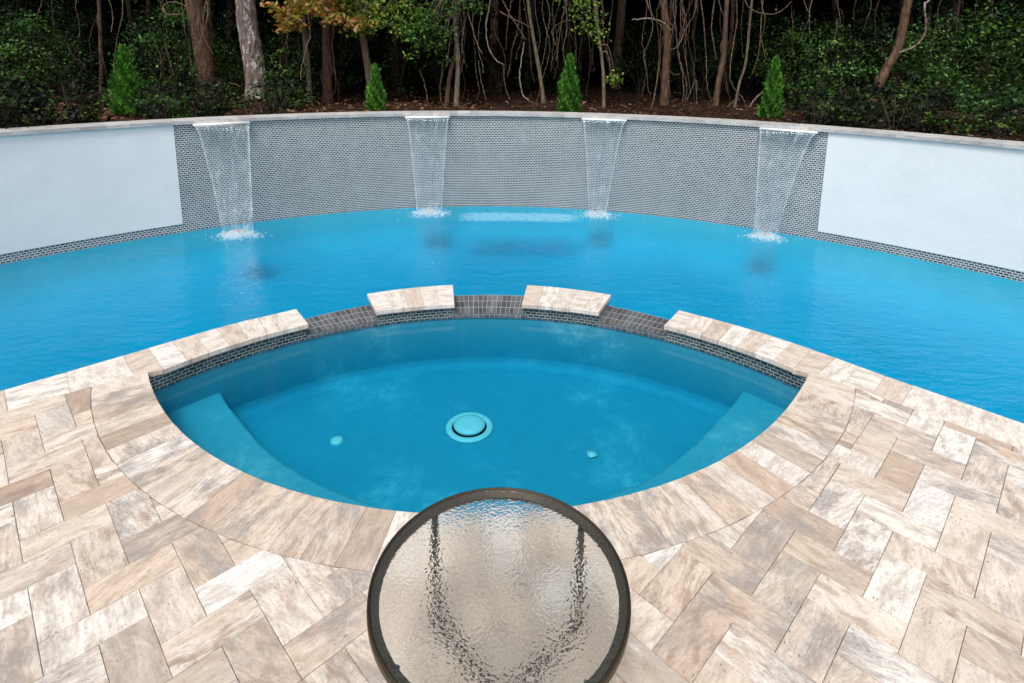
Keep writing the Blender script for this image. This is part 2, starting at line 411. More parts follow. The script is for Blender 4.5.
def slab(mb,poly,d,ztop=0.0,thick=.03,gap=.0007,bev=.0016,tone=None,zj=.0008):
    """one stone slab with a softened rim; d = direction of its length"""
    poly=dedupe(poly)
    if len(poly)<3: return
    if area(poly)<0: poly=poly[::-1]
    if area(poly)<.0006: return
    P=inset(poly,gap*random.uniform(.6,1.7)); T=inset(P,bev); MID=inset(P,bev*.35)
    if area(T)<.0003: return
    d=d.normalized(); e=Vector((-d.y,d.x)); c=sum(P,Vector((0,0)))/len(P)
    if random.random()<.12: d,e=e,-d
    ra=random.gauss(0,.12); d,e=d*cos(ra)+e*sin(ra),e*cos(ra)-d*sin(ra)
    ou,ov=random.uniform(0,60),random.uniform(0,60); fl=random.choice((1,-1))
    uv=lambda q:((q-c).dot(d)*fl+ou,(q-c).dot(e)+ov)
    tone=tone or (random.random(),random.random(),random.random())
    tx,ty=random.gauss(0,.0018),random.gauss(0,.0018); dz=random.uniform(-zj,zj)
    zz=lambda q,z:z+dz+(q-c).x*tx+(q-c).y*ty
    mb.face([(q.x,q.y,zz(q,ztop)) for q in T],[uv(q) for q in T],tone)
    rings=[(T,ztop),(MID,ztop-bev*.45),(P,ztop-bev*1.4),(P,ztop-thick)]
    for (A,za),(B,zb) in zip(rings,rings[1:]):
        for i in range(len(P)):
            j=(i+1)%len(P)
            mb.face([(B[i].x,B[i].y,zz(B[i],zb)),(B[j].x,B[j].y,zz(B[j],zb)),(A[j].x,A[j].y,zz(A[j],za)),(A[i].x,A[i].y,zz(A[i],za))],
                    [uv(B[i]),uv(B[j]),uv(A[j]),uv(A[i])],tone)

EDGEV=[Vector(e) for e in EDGE]
INNER=[]                                            # polyline of the strip's inner edge outside the spa
for i,s in enumerate(np.arange(0,cum[-1],.06)):
    p,n=edge_at(s); INNER.append((p+n*(.29 if SCL<s<SCR else strip_w(s)),n,s))
def nearest_inner(q):
    return min(INNER,key=lambda t:(t[0]-q).length_squared)

PHI=.7755; A0=-.1673; B0=-.1688; WU=.1496; WV=.1496/1.0135
e1=Vector((cos(PHI),sin(PHI))); e2=Vector((-sin(PHI),cos(PHI)))
def gp(u,v): return e1*((u+A0)*WU)+e2*((v/1.0135+B0)*.1496)
patio=MB()
for iu in range(-60,75):
    for iv in range(-75,62):
        k=(iv-iu)%4
        if k==1: rect=[gp(iu,iv),gp(iu+2,iv),gp(iu+2,iv+1),gp(iu,iv+1)]; d=e1
        elif k==2: rect=[gp(iu,iv),gp(iu+1,iv),gp(iu+1,iv+2),gp(iu,iv+2)]; d=e2
        else: continue
        if k==2 and False: continue
        c=sum(rect,Vector((0,0)))/4
        if c.y<-5.2 or abs(c.x)>7.2: continue
        if c.y>4.4: continue
        poly=rect
        # keep deck side of the edge coping
        q,n,s=nearest_inner(c)
        if (c-q).dot(n)<-.4: continue
        if (c-q).length<.5: poly=clip(poly,q,n)
        if len(poly)<3: continue
        r=c-Vector(CN[:2])
        if r.length<R_OUT-.25: continue
        if r.length<R_OUT+.25:
            rn=r.normalized(); poly=clip(poly,Vector(CN[:2])+rn*R_OUT,rn)
        if len(poly)<3: continue
        slab(patio,poly,d)
def rin(t):
    f=(t-a0)/(a1-a0); return CN[2]+.024*math.exp(-max(f,0)/.06)+.055*math.exp(-max(1-f,0)/.07)
# near coping ring, radial slabs
a0=atan2(3.335-CN[1],-2.102-CN[0])-.0; a1=atan2(3.415-CN[1],2.081-CN[0])+2*pi
a0=a0+2*pi if a0<0 else a0
angs=[]; a=a0-.35
while a<a1+.35: angs.append(a); a+=(.149/ (R_OUT-.08))*random.choice((1,1,1,1,.98,1.02))
c2=Vector(CN[:2])
ring=MB()
for a,b in zip(angs,angs[1:]):
    pts=[c2+Vector((cos(t),sin(t)))*r for t,r in ((a,rin(a)),(a,R_OUT),(b,R_OUT),(b,rin(b)))]
    c=sum(pts,Vector((0,0)))/4
    q,n,s=nearest_inner(c)
    if a<a0+.2 or b>a1-.2:
        pts=clip(pts,q,n)
    if len(pts)<3: continue
    slab(ring,pts,(c-c2).normalized(),thick=.035,gap=.0003,bev=.0012)
# strip between deck / spa and the pool
strips={'left':(0,S_GAPS[0]),'b1':(S_GAPS[1],S_GAPS[2]),'b2':(S_GAPS[3],S_GAPS[4]),'right':(S_GAPS[5],cum[-1])}
def strip_tiles(mb,s0,s1,overhang=0):
    s=s0
    n=max(1,round((s1-s0)/.149)); ds=(s1-s0)/n
    i=0
    while i<n:
        a=s0+ds*i
        step=1
        if (a<SCL-.3 or a>SCR+.3): step=2 if random.random()<.8 else 1
        b=min(s0+ds*(i+step),s1)
        pa,na=edge_at(a); pb,nb=edge_at(b); qa,qb=strip_inner(a),strip_inner(b)
        slab(mb,[pa,pb,qb,qa],(pa-qa).normalized() if random.random()<.6 else (pb-pa).normalized(),thick=.032,gap=.0005,bev=.0014,tone=(random.choice((.18,.20,.5,.72,.70,.93)),random.uniform(0,.45),random.uniform(0,.45)))
        i+=step

# ground under the pavers, one sheet with the deck's outline
def ngon_obj(name,outline,z,mat,parent=None,uvs=True):
    bm=bmesh.new(); vs=[bm.verts.new((p[0],p[1],z)) for p in outline]; f=bm.faces.new(vs)
    if f.normal.z<0: f.normal_flip()
    bm.normal_update()
    bmesh.ops.triangulate(bm,faces=bm.faces[:]); bm.normal_update()
    for f in bm.faces:
        if f.normal.z<0: f.normal_flip()
    me=bpy.data.meshes.new(name); bm.to_mesh(me); bm.free(); return link(name,me,mat,parent)
near_arc=[tuple(c2+Vector((cos(a0+(a1-a0)*i/60),sin(a0+(a1-a0)*i/60)))*(rin(a0+(a1-a0)*i/60)+.015)) for i in range(61)]
iL=max(i for i,s in enumerate(cum) if s<SCL); iR=min(i for i,s in enumerate(cum) if s>SCR)
def inn(e,k=.02):
    return [tuple(Vector(e[i])+edge_at(cum[i] if False else s_near(*e[i]))[1]*k) for i in range(len(e))]
deck_outline=inn(EDGE[:iL])+near_arc+inn(EDGE[iR:])+[(12,-5),(12,-16),(-12,-16),(-12,-5)]
ngon_obj('patio_bed',deck_outline,-.012,M_GROUT)
tag(bpy.data.objects['patio_bed'],kind='structure')
po=patio.build('patio',M_TRAV); tag(po,kind='structure')
# deck behind the photographer, plain slabs
# ------------------------------------------------------------------ the spa
spa=empty('hot_tub',(0,3.5,-.56)); tag(spa,'eye-shaped sunken spa with turquoise plaster, dark brick tile band and travertine coping','hot tub')
ring.build('coping',M_TRAV,spa)
mb=MB(); strip_tiles(mb,0,SCL-1e-4); strip_tiles(mb,SCL,strips['left'][1]); o=mb.build('coping',M_TRAV,spa); o['label']='long travertine coping along the left pool edge'
mb=MB(); strip_tiles(mb,strips['right'][0],SCR); strip_tiles(mb,SCR+1e-4,strips['right'][1]); o=mb.build('coping',M_TRAV,spa); o['label']='long travertine coping along the right pool edge'
mb=MB(); strip_tiles(mb,*strips['b1']); o=mb.build('coping_block',M_TRAV,spa); o['label']='left travertine block between the spillways'
mb=MB(); strip_tiles(mb,*strips['b2']); o=mb.build('coping_block',M_TRAV,spa); o['label']='right travertine block between the spillways'
# raised tiled bodies under the blocks and strips; lower weirs between
def wall_run(mb,pts,z0,z1,u0=0):
    u=u0
    for a,b in zip(pts,pts[1:]):
        w=hypot(b[0]-a[0],b[1]-a[1])
        mb.face([(a[0],a[1],z0),(b[0],b[1],z0),(b[0],b[1],z1),(a[0],a[1],z1)],[(u,z0),(u+w,z0),(u+w,z1),(u,z1)]); u+=w
    return u
IN_BACK=.022
def ring_body(s0,s1,ztop,topmat_mb,side_mb,ends=True):
    n=max(2,int((s1-s0)/.05)); ss=[s0+(s1-s0)*i/n for i in range(n+1)]
    inner=[];outer=[]
    for s in ss:
        p,nn=edge_at(s); q=ring_inner(s); d=(p-q).normalized()
        inner.append(q+d*IN_BACK); outer.append(p-d*IN_BACK)
    u=s0
    wall_run(side_mb,[(q.x,q.y) for q in inner[::-1]],-.135,ztop,u)
    wall_run(side_mb,[(q.x,q.y) for q in outer],-.40,ztop,u)
    for i in range(n):
        w=(outer[i+1]-outer[i]).length
        topmat_mb.face([(inner[i].x,inner[i].y,ztop),(inner[i+1].x,inner[i+1].y,ztop),(outer[i+1].x,outer[i+1].y,ztop),(outer[i].x,outer[i].y,ztop)][::-1],
                       [(ss[i],0.003),(ss[i+1],0.003),(ss[i+1],.163),(ss[i],.163)][::-1])
    if ends:
        for i,sg in ((0,1),(n,-1)):
            a,b=inner[i],outer[i]; w=(b-a).length
            side_mb.face([(a.x,a.y,-.135),(b.x,b.y,-.135),(b.x,b.y,ztop),(a.x,a.y,ztop)][::sg],[(0,-.135),(w,-.135),(w,ztop),(0,ztop)][::sg])
for (s0,s1,lab) in ((SCL-.16,S_GAPS[0]-.012,'left'),(S_GAPS[1]+.012,S_GAPS[2]-.012,''),(S_GAPS[3]+.012,S_GAPS[4]-.012,''),(S_GAPS[5]+.012,SCR+.16,'')):
    t=MB(); ring_body(s0,s1,-.033,t,t); t.build('tile_band',M_STILE,spa)
for s0,s1 in ((S_GAPS[0]-.03,S_GAPS[1]+.03),(S_GAPS[2]-.03,S_GAPS[3]+.03),(S_GAPS[4]-.03,S_GAPS[5]+.03)):
    t=MB(); sd=MB(); ring_body(s0,s1,Z_WEIR,t,t,False); t.build('weir',M_WEIR,spa)
# plaster shell
Z_FLOOR,Z_BENCH=-.56,-.33
n=80
sL,sR=SCL-.16,SCR+.16
far=[]
for i in range(n+1):
    s=sL+(sR-sL)*i/n; p,nn=edge_at(s); q=ring_inner(s); d=(p-q).normalized(); far.append(q+d*.03)
near=[c2+Vector((cos(t),sin(t)))*(rin(t)+.012) for t in [a0-.03+(a1-a0+.06)*i/n for i in range(n+1)]]
sh=MB()
wall_run(sh,[(q.x,q.y) for q in far[::-1]],Z_FLOOR,-.125)
wall_run(sh,[(q.x,q.y) for q in near[::-1]][::-1],Z_FLOOR,-.04)
sh_o=sh.build('basin_wall',M_SPA,spa,True)
cvm=MB()
for (da,za),(db,zb) in zip([(0,.07),(.007,.038),(.02,.018),(.04,.006)],[(.007,.038),(.02,.018),(.04,.006),(.075,.0006)]):
    for i in range(3,n-3):
        q0,q1=far[i],far[i+1]; ci_=Vector(CI[:2]); d0,d1=(ci_-q0).normalized(),(ci_-q1).normalized()
        A,B,C_,D_=q0+d0*da,q1+d1*da,q1+d1*db,q0+d0*db
        cvm.face([(D_.x,D_.y,Z_FLOOR+zb),(C_.x,C_.y,Z_FLOOR+zb),(B.x,B.y,Z_FLOOR+za),(A.x,A.y,Z_FLOOR+za)])
cvm.build('basin_cove',M_SPA,spa,True,True)
fo=ngon_obj('basin_floor',[(-2.45,2.1),(-2.45,3.15)]+[(q.x,q.y) for i,q in enumerate(far) if SCL<=sL+(sR-sL)*i/n<=SCR]+[(2.42,3.2),(2.42,2.1)],Z_FLOOR,M_SPA,spa)
# benches: front lip lines found from the photo
BL=[(-1.88,3.70),(-1.82,3.652),(-1.76,3.575),(-1.607,3.412),(-1.28,3.088),(-.935,2.848),(-.655,2.712),(-.367,2.604),(-.1,2.50),(.0,2.42),(.1,2.30),(.12,2.1)]
BR=[(1.86,3.77),(1.81,3.742),(1.735,3.645),(1.553,3.444),(1.25,3.126),(.945,2.873),(.765,2.782),(.527,2.654),(.30,2.53),(.2,2.45),(.12,2.3),(.1,2.1)]
def bench(line,side):
    pts=[p for p in smooth_path([(x,y,0) for x,y in line],6)]
    m=MB(); r=.018
    # top between the front line and the near wall: sweep with outward points
    prof=[]
    for i,p in enumerate(pts):
        q=Vector((p.x,p.y)); a=pts[max(0,i-1)]; b=pts[min(len(pts)-1,i+1)]
        t=Vector((b.x-a.x,b.y-a.y)).normalized(); nn=Vector((t.y,-t.x))*(1 if side<0 else -1)   # towards the deck
        v=q-c2; out=c2+v.normalized()*(CN[2]+.03)
        prof.append((q-nn*0,nn,out))
    for (q,nn,o_),(q2,nn2,o2) in zip(prof,prof[1:]):
        ring1=[(q,Z_FLOOR-.02),(q,Z_BENCH-r),(q+nn*r*.3,Z_BENCH-r*.3),(q+nn*r,Z_BENCH)]
        ring2=[(q2,Z_FLOOR-.02),(q2,Z_BENCH-r),(q2+nn2*r*.3,Z_BENCH-r*.3),(q2+nn2*r,Z_BENCH)]
        for k in range(3):
            f=[(*ring1[k][0],ring1[k][1]),(*ring2[k][0],ring2[k][1]),(*ring2[k+1][0],ring2[k+1][1]),(*ring1[k+1][0],ring1[k+1][1])]
            m.face(f if side>0 else f[::-1])
        f=[(*ring1[3][0],Z_BENCH),(*ring2[3][0],Z_BENCH),(o2.x,o2.y,Z_BENCH),(o_.x,o_.y,Z_BENCH)]
        m.face(f if side>0 else f[::-1])
    # closing wedge at the far end, tucked into the far wall
    q,nn,o_=prof[0]
    m.face([(q.x,q.y,Z_BENCH),(o_.x,o_.y,Z_BENCH),(o_.x+.0,o_.y+.5,Z_BENCH),(q.x,q.y+.5,Z_BENCH)])
    return m
o=bench(BL,-1).build('bench',M_SPA,spa,False,True); o['label']='underwater bench curving along the left side'
o=bench(BR,1).build('bench',M_SPA,spa,False,True); o['label']='underwater bench curving along the right side'
def lathe(name,prof,mat,parent,loc,n=48,sq=1):
    V=[];Q=[]
    for r,z in prof:
        for k in range(n):
            t=2*pi*k/n; V.append((loc[0]+r*cos(t),loc[1]+r*sin(t),loc[2]+z))
    for i in range(len(prof)-1):
        for k in range(n): Q.append((i*n+k,i*n+(k+1)%n,(i+1)*n+(k+1)%n,(i+1)*n+k))
    me=mesh_np(name,V,Q); return link(name,me,mat,parent,True)
dc=(-.110,3.63,Z_FLOOR)
lathe('drain_ring',[(.120,.0),(.166,.0),(.163,.010),(.156,.016),(.128,.018),(.120,.010)][::-1],M_FIT,spa,dc)
lathe('drain_recess',[(.123,.003),(.001,.003)],M_DARK,spa,dc)
lathe('drain_cover',[(.100,.008),(.108,.020),(.110,.026),(.102,.036),(.07,.041),(.03,.043),(.0005,.043)],M_FIT,spa,dc)
# small fittings in the floor
def small_box(name,c,sx,sy,sz,mat,parent,bev=.005,rz=0):
    bm=bmesh.new(); bmesh.ops.create_cube(bm,size=1); bmesh.ops.scale(bm,vec=(sx,sy,sz),verts=bm.verts)
    bmesh.ops.bevel(bm,geom=bm.edges[:],offset=bev,segments=2,affect='EDGES')
    bmesh.ops.rotate(bm,cent=(0,0,0),matrix=Matrix.Rotation(rz,3,'Z'),verts=bm.verts)
    bmesh.ops.translate(bm,vec=c,verts=bm.verts)
    me=bpy.data.meshes.new(name); bm.to_mesh(me); bm.free(); return link(name,me,mat,parent,True)
small_box('return_fitting',(.705,3.36,Z_FLOOR+.01),.062,.06,.02,M_FIT,spa,.006,.2)
lathe('return_fitting',[(.042,0),(.040,.012),(.028,.018),(.0005,.018)],M_FIT,spa,(-.985,3.475,Z_FLOOR))

# ------------------------------------------------------------------ main pool shell and water
WX=[-8.3+16.6*i/120 for i in range(121)]
def wall_curve(off=0.0):
    """U-shaped wall: measured curve in front, swept back along the sides"""
    pts=[(-8.6,-5.2),(-8.5,-3),(-8.2,-.6),(-7.75,1.2)]
    pts+=[(x,wall_y(x)) for x in np.linspace(-7.1,7.1,48)]
    pts+=[(7.75,1.2),(8.2,-.6),(8.5,-3),(8.6,-5.2)]
    P=smooth_path([(p[0],p[1],0) for p in pts],5)
    if off:
        out=[]
        for i,p in enumerate(P):
            t=(P[min(i+1,len(P)-1)]-P[max(i-1,0)]).normalized(); out.append(p+Vector((-t.y,t.x,0))*off)
        P=out
    return P
WC=wall_curve()
def closed_water(name,outline,ztop,zbot,mat):
    bm=bmesh.new(); n=len(outline)
    top=[bm.verts.new((p[0],p[1],ztop)) for p in outline]; bot=[bm.verts.new((p[0],p[1],zbot)) for p in outline]
    bm.faces.new(top); bm.faces.new(bot[::-1])
    for i in range(n):
        j=(i+1)%n; bm.faces.new((top[j],top[i],bot[i],bot[j]))
    bmesh.ops.recalc_face_normals(bm,faces=bm.faces)
    bmesh.ops.triangulate(bm,faces=[f for f in bm.faces if len(f.verts)>4])
    me=bpy.data.meshes.new(name); bm.to_mesh(me); bm.free(); o=link(name,me,mat); tag(o,kind='structure'); return o
edge_in=[tuple(Vector(e)+edge_at(cum[i])[1]*.05) for i,e in enumerate(EDGE)]
outline=[(p.x,p.y) for p in wall_curve(.05)]+edge_in[::-1]
closed_water('pool_water',outline,Z_POOL,-1.25,M_WPOOL)
far_o=[]; 
for i in range(n+1):
    s=sL+(sR-sL)*i/n; p,nn=edge_at(s); q=ring_inner(s); d=(p-q).normalized(); far_o.append(q+d*.06)
near_o=[c2+Vector((cos(t),sin(t)))*(CN[2]+.04) for t in [a0-.03+(a1-a0+.06)*i/n for i in range(n+1)]]
fo_=[(q.x,q.y) for i,q in enumerate(far_o) if SCL<=sL+(sR-sL)*i/n<=SCR]
closed_water('spa_water',[(-2.45,2.1),(-2.45,3.15)]+fo_+[(2.42,3.2),(2.42,2.1)],Z_SPA,-.7,M_WSPA)
# basin
pb=MB()
e_in=[tuple(Vector(e)+edge_at(cum[i])[1]*.025) for i,e in enumerate(EDGE)]
wall_run(pb,e_in[:iL+1],-1.15,-.035); wall_run(pb,e_in[iL:iR+1],-1.15,-.38); wall_run(pb,e_in[iR:],-1.15,-.035)
cove=[(-.004,-.27),(-.003,-.33),(.01,-.55),(.08,-.68),(.22,-.80),(.45,-.89),(.8,-.95),(1.3,-.985),(1.9,-1.0)]
cv=[[(p.x,p.y,z) for p in wall_curve(-d)] for d,z in cove]
CVV=[v for r_ in cv for v in r_]; nn_=len(cv[0])
CVQ=[(i*nn_+j,i*nn_+j+1,(i+1)*nn_+j+1,(i+1)*nn_+j) for i in range(len(cv)-1) for j in range(nn_-1)]
o=link('pool_cove',mesh_np('pool_cove',CVV,CVQ),M_POOL,None,True); tag(o,kind='structure')
o=pb.build('pool_basin',M_POOL,None,True); tag(o,kind='structure')
o=ngon_obj('pool_floor',[(p.x,p.y) for p in wall_curve(.02)]+e_in[::-1],-1.0,M_POOL); tag(o,kind='structure')
# pale half-clear skim with soft edges lying on the water between the two middle waterfalls
V=[];UV=[];Q=[];nx,ny=40,10
for j in range(ny+1):
    for i in range(nx+1):
        g=i/nx*2-1; h=j/ny*2-1; x=.28+g*.92
        V.append((x,7.97+h*.28-.03*g*g+random.uniform(-.004,.004),Z_POOL+.005+random.uniform(0,.002))); UV.append((g,h))
for j in range(ny):
    for i in range(nx): Q.append((j*(nx+1)+i,j*(nx+1)+i+1,(j+1)*(nx+1)+i+1,(j+1)*(nx+1)+i))
me=mesh_np('pale_band',V,Q); me.uv_layers.new(name='UVMap'); me.uv_layers['UVMap'].data.foreach_set('uv',np.array(UV,dtype=np.float32)[np.array(Q).ravel()].ravel())
def mat_skim():
    m,nt,out=newmat('pale_skim')
    uv=N(nt,'UVMap').outputs[0]; sp=N(nt,'SeparateXYZ'); L(nt,uv,sp.inputs[0])
    n=noise(nt,mapping(nt,uv,(9,2,1)),1,5,.6,.5)
    ex=math_(nt,'POWER',math_(nt,'ABSOLUTE',sp.outputs['X']),8); ey=math_(nt,'POWER',math_(nt,'ABSOLUTE',sp.outputs['Y']),4)
    f=math_(nt,'SUBTRACT',math_(nt,'ADD',n,.25),math_(nt,'ADD',ex,ey))
    a_=math_(nt,'MULTIPLY',ramp(nt,f,[(.10,0),(.75,1)]),.55)
    wh=N(nt,'BsdfPrincipled'); wh.inputs['Base Color'].default_value=(.50,.80,.92,1); wh.inputs['Roughness'].default_value=.3
    tl=N(nt,'BsdfTranslucent'); tl.inputs[0].default_value=(.6,.88,.97,1); mt=N(nt,'MixShader'); mt.inputs[0].default_value=.45
    L(nt,wh.outputs[0],mt.inputs[1]); L(nt,tl.outputs[0],mt.inputs[2])
    tr=N(nt,'BsdfTransparent'); mx=N(nt,'MixShader'); L(nt,a_,mx.inputs[0]); L(nt,tr.outputs[0],mx.inputs[1]); L(nt,mt.outputs[0],mx.inputs[2])
    L(nt,mx.outputs[0],out.inputs[0]); return m
o=link('pale_band',me,mat_skim(),None,True); tag(o,'pale band on the water at the foot of the wall centre','foam')

# ------------------------------------------------------------------ feature wall
wall=empty('feature_wall',(0,8.6,Z_POOL)); tag(wall,'long curved wall behind the pool with grey brick tile, white panels and stone cap','wall')
t=MB(); u=0
P=WC
us=[0]
for a,b in zip(P,P[1:]): us.append(us[-1]+(b-a).length)
mid=min(range(len(P)),key=lambda i:abs(P[i].x)+ (100 if P[i].y<3 else 0))
for i in range(len(P)-1):
    a,b=P[i],P[i+1]
    t.face([(a.x,a.y,-.292),(b.x,b.y,-.292),(b.x,b.y,Z_TOP+.002),(a.x,a.y,Z_TOP+.002)][::-1],[(us[i],-.292),(us[i+1],-.292),(us[i+1],Z_TOP),(us[i],Z_TOP)][::-1])
t.build('tile_face',M_TILE,wall)
core=MB(); Bk=wall_curve(.30)
for i in range(len(P)-1):
    a,b=Bk[i],Bk[i+1]; core.face([(a.x,a.y,-.4),(b.x,b.y,-.4),(b.x,b.y,Z_TOP),(a.x,a.y,Z_TOP)])
core.build('back_face',mat_simple('block_wall',(.35,.34,.33),.9,.1),wall)
def wall_panel(x0,x1):
    """rendered panel standing proud of the tile"""
    xs=list(np.linspace(x0,x1,60)) ; m=MB(); z0,z1=-.182,Z_TOP; th=.006
    def pt(x):
        # point on the wall curve by x in front zone or sides
        k=min(range(len(P)),key=lambda i:abs(P[i].x-x)+(0 if P[i].y>-5 else 9)); return k
    return m
def panel_range(i0,i1):
    m=MB(); z0,z1=-.182,Z_TOP+.0
    F_=wall_curve(-.007)
    for i in range(i0,i1):
        a,b=F_[i],F_[i+1]
        m.face([(a.x,a.y,z0),(b.x,b.y,z0),(b.x,b.y,z1),(a.x,a.y,z1)][::-1],[(us[i],z0),(us[i+1],z0),(us[i+1],z1),(us[i],z1)][::-1])
        a2,b2=P[i],P[i+1]
        m.face([(a.x,a.y,z0),(b.x,b.y,z0),(b2.x,b2.y,z0),(a2.x,a2.y,z0)])
    for i in (i0,i1):
        a,b=F_[i],P[i]; m.face([(a.x,a.y,z0),(b.x,b.y,z0),(b.x,b.y,z1),(a.x,a.y,z1)])
    return m
# insert exact end points for the panels
def idx_x(x):
    return min(range(len(P)),key=lambda i:abs(P[i].x-x)+(50 if P[i].y<2 else 0))
def panel_exact(xa,xb):
    """panel from x=xa to x=xb (one of them inside the frame)"""
    xs=[p.x for p in P if min(xa,xb)<p.x<max(xa,xb) and p.y>2]
    xs=sorted(xs+[xa,xb]); m=MB(); z0,z1=-.182,Z_TOP; u=0
    def q(x,off=0):
        t=Vector((1,-2*W1*x-4*W2*x**3)).normalized(); nn=Vector((t.y,-t.x)); return Vector((x,wall_y(x)))+nn*off
    pr=None
    for x in xs:
        f,bk=q(x,.008),q(x,-.002)
        if pr:
            w=(f-pr[0]).length
            m.face([(*pr[0],z0),(*f,z0),(*f,z1),(*pr[0],z1)][::1],[(u,z0),(u+w,z0),(u+w,z1),(u,z1)])
            m.face([(*pr[0],z0),(*f,z0),(*bk,z0),(*pr[1],z0)][::-1]); u+=w
        else: m.face([(*f,z0),(*bk,z0),(*bk,z1),(*f,z1)])
        pr=(f,bk)
    f,bk=pr; m.face([(*f,z0),(*bk,z0),(*bk,z1),(*f,z1)])
    return m
PXL,PXR=at(182.3,174,1).x,0
o=panel_exact(-6.9,-4.03).build('plaster_panel',M_PANEL,wall); o['label']='smooth pale plaster panel at the left end of the wall'
o=panel_exact(4.08,6.9).build('plaster_panel',M_PANEL,wall); o['label']='smooth pale plaster panel at the right end of the wall'
# cap: long slabs
cap=MB()
F_=wall_curve(-.035); Bk2=wall_curve(.36)
cz=Z_TOP; CT=.042
step=0; i=0
capm=mat_simple('x',(.5,.5,.5))
while i<len(P)-1:
    j=min(len(P)-1,i+random.choice((2,2,3)))
    tone=(random.random(),random.random(),random.random())
    ou=random.uniform(0,40)
    g=.0015
    for k in range(i,j):
        fa,fb,ba,bb=F_[k],F_[k+1],Bk2[k],Bk2[k+1]
        if k==i: fa=fa.lerp(fb,.01); ba=ba.lerp(bb,.01)
        if k==j-1: fb=fb.lerp(fa,.01); bb=bb.lerp(ba,.01)
        ua,ub=us[k]+ou,us[k+1]+ou
        cap.face([(fa.x,fa.y,cz+CT),(fb.x,fb.y,cz+CT),(bb.x,bb.y,cz+CT),(ba.x,ba.y,cz+CT)],[(ua,0),(ub,0),(ub,.4),(ua,.4)],tone)
        cap.face([(fa.x,fa.y,cz),(fb.x,fb.y,cz),(fb.x,fb.y,cz+CT),(fa.x,fa.y,cz+CT)],[(ua,-.04),(ub,-.04),(ub,0),(ua,0)],tone)
        cap.face([(fa.x,fa.y,cz),(fb.x,fb.y,cz),(bb.x,bb.y,cz),(ba.x,ba.y,cz)][::-1],[(ua,0),(ub,0),(ub,.4),(ua,.4)],tone)
        cap.face([(ba.x,ba.y,cz),(bb.x,bb.y,cz),(bb.x,bb.y,cz+CT),(ba.x,ba.y,cz+CT)][::-1],[(ua,0),(ub,0),(ub,.04),(ua,.04)],tone)
    i=j
def mat_cap():
    m,nt,out=newmat('cap_travertine')
    uv=N(nt,'UVMap').outputs[0]
    att=N(nt,'Attribute',attribute_name='tone'); sep=N(nt,'SeparateColor'); L(nt,att.outputs['Color'],sep.inputs[0])
    base=ramp(nt,sep.outputs[0],[(0,(.52,.51,.51)),(.5,(.60,.59,.58)),(.8,(.46,.45,.45)),(1,(.66,.64,.62))])
    v=noise(nt,mapping(nt,uv,(5,20,1)),1,5,.65,.4)
    c=mixc(nt,ramp(nt,v,[(.35,0),(.7,.7)]),base,(.20,.18,.17))
    prin(nt,out,c,.6,bump(nt,v,.4,.01),.3); return m
M_CAPT=mat_cap()
cap.build('cap',M_CAPT,wall)

# ------------------------------------------------------------------ spillways and waterfalls
LIPS=[(-3.881,-3.269),(-1.395,-.751),(1.200,1.798),(3.377,3.908)]
LIPS=[(-3.86,-3.31),(-1.39,-.76),(1.20,1.82),(3.43,3.99)]
LAND=[(-3.42,-3.06),(-1.18,-.83),(1.29,1.53),(3.275,3.53)]
LY=[(6.97,6.99),(8.07,8.09),(8.08,8.07),(7.14,7.09)]
WLAB=['waterfall sheet at the left end of the tile, next to the left white panel',
      'waterfall sheet pouring left of the wall centre, beside the pale band',
      'narrow waterfall sheet pouring right of the wall centre',
      'waterfall sheet at the right end of the tile, next to the right white panel']
WLAB=['waterfall sheet pouring from the wall nearest the left white panel',
      'waterfall left of the wall centre, landing at the left end of the pale band on the water',
      'waterfall right of the wall centre, landing at the right end of the pale band on the water',
      'waterfall sheet pouring from the wall nearest the right white panel']
def wn(x):
    t=Vector((1,-2*W1*x-4*W2*x**3)).normalized(); return t,Vector((t.y,-t.x))
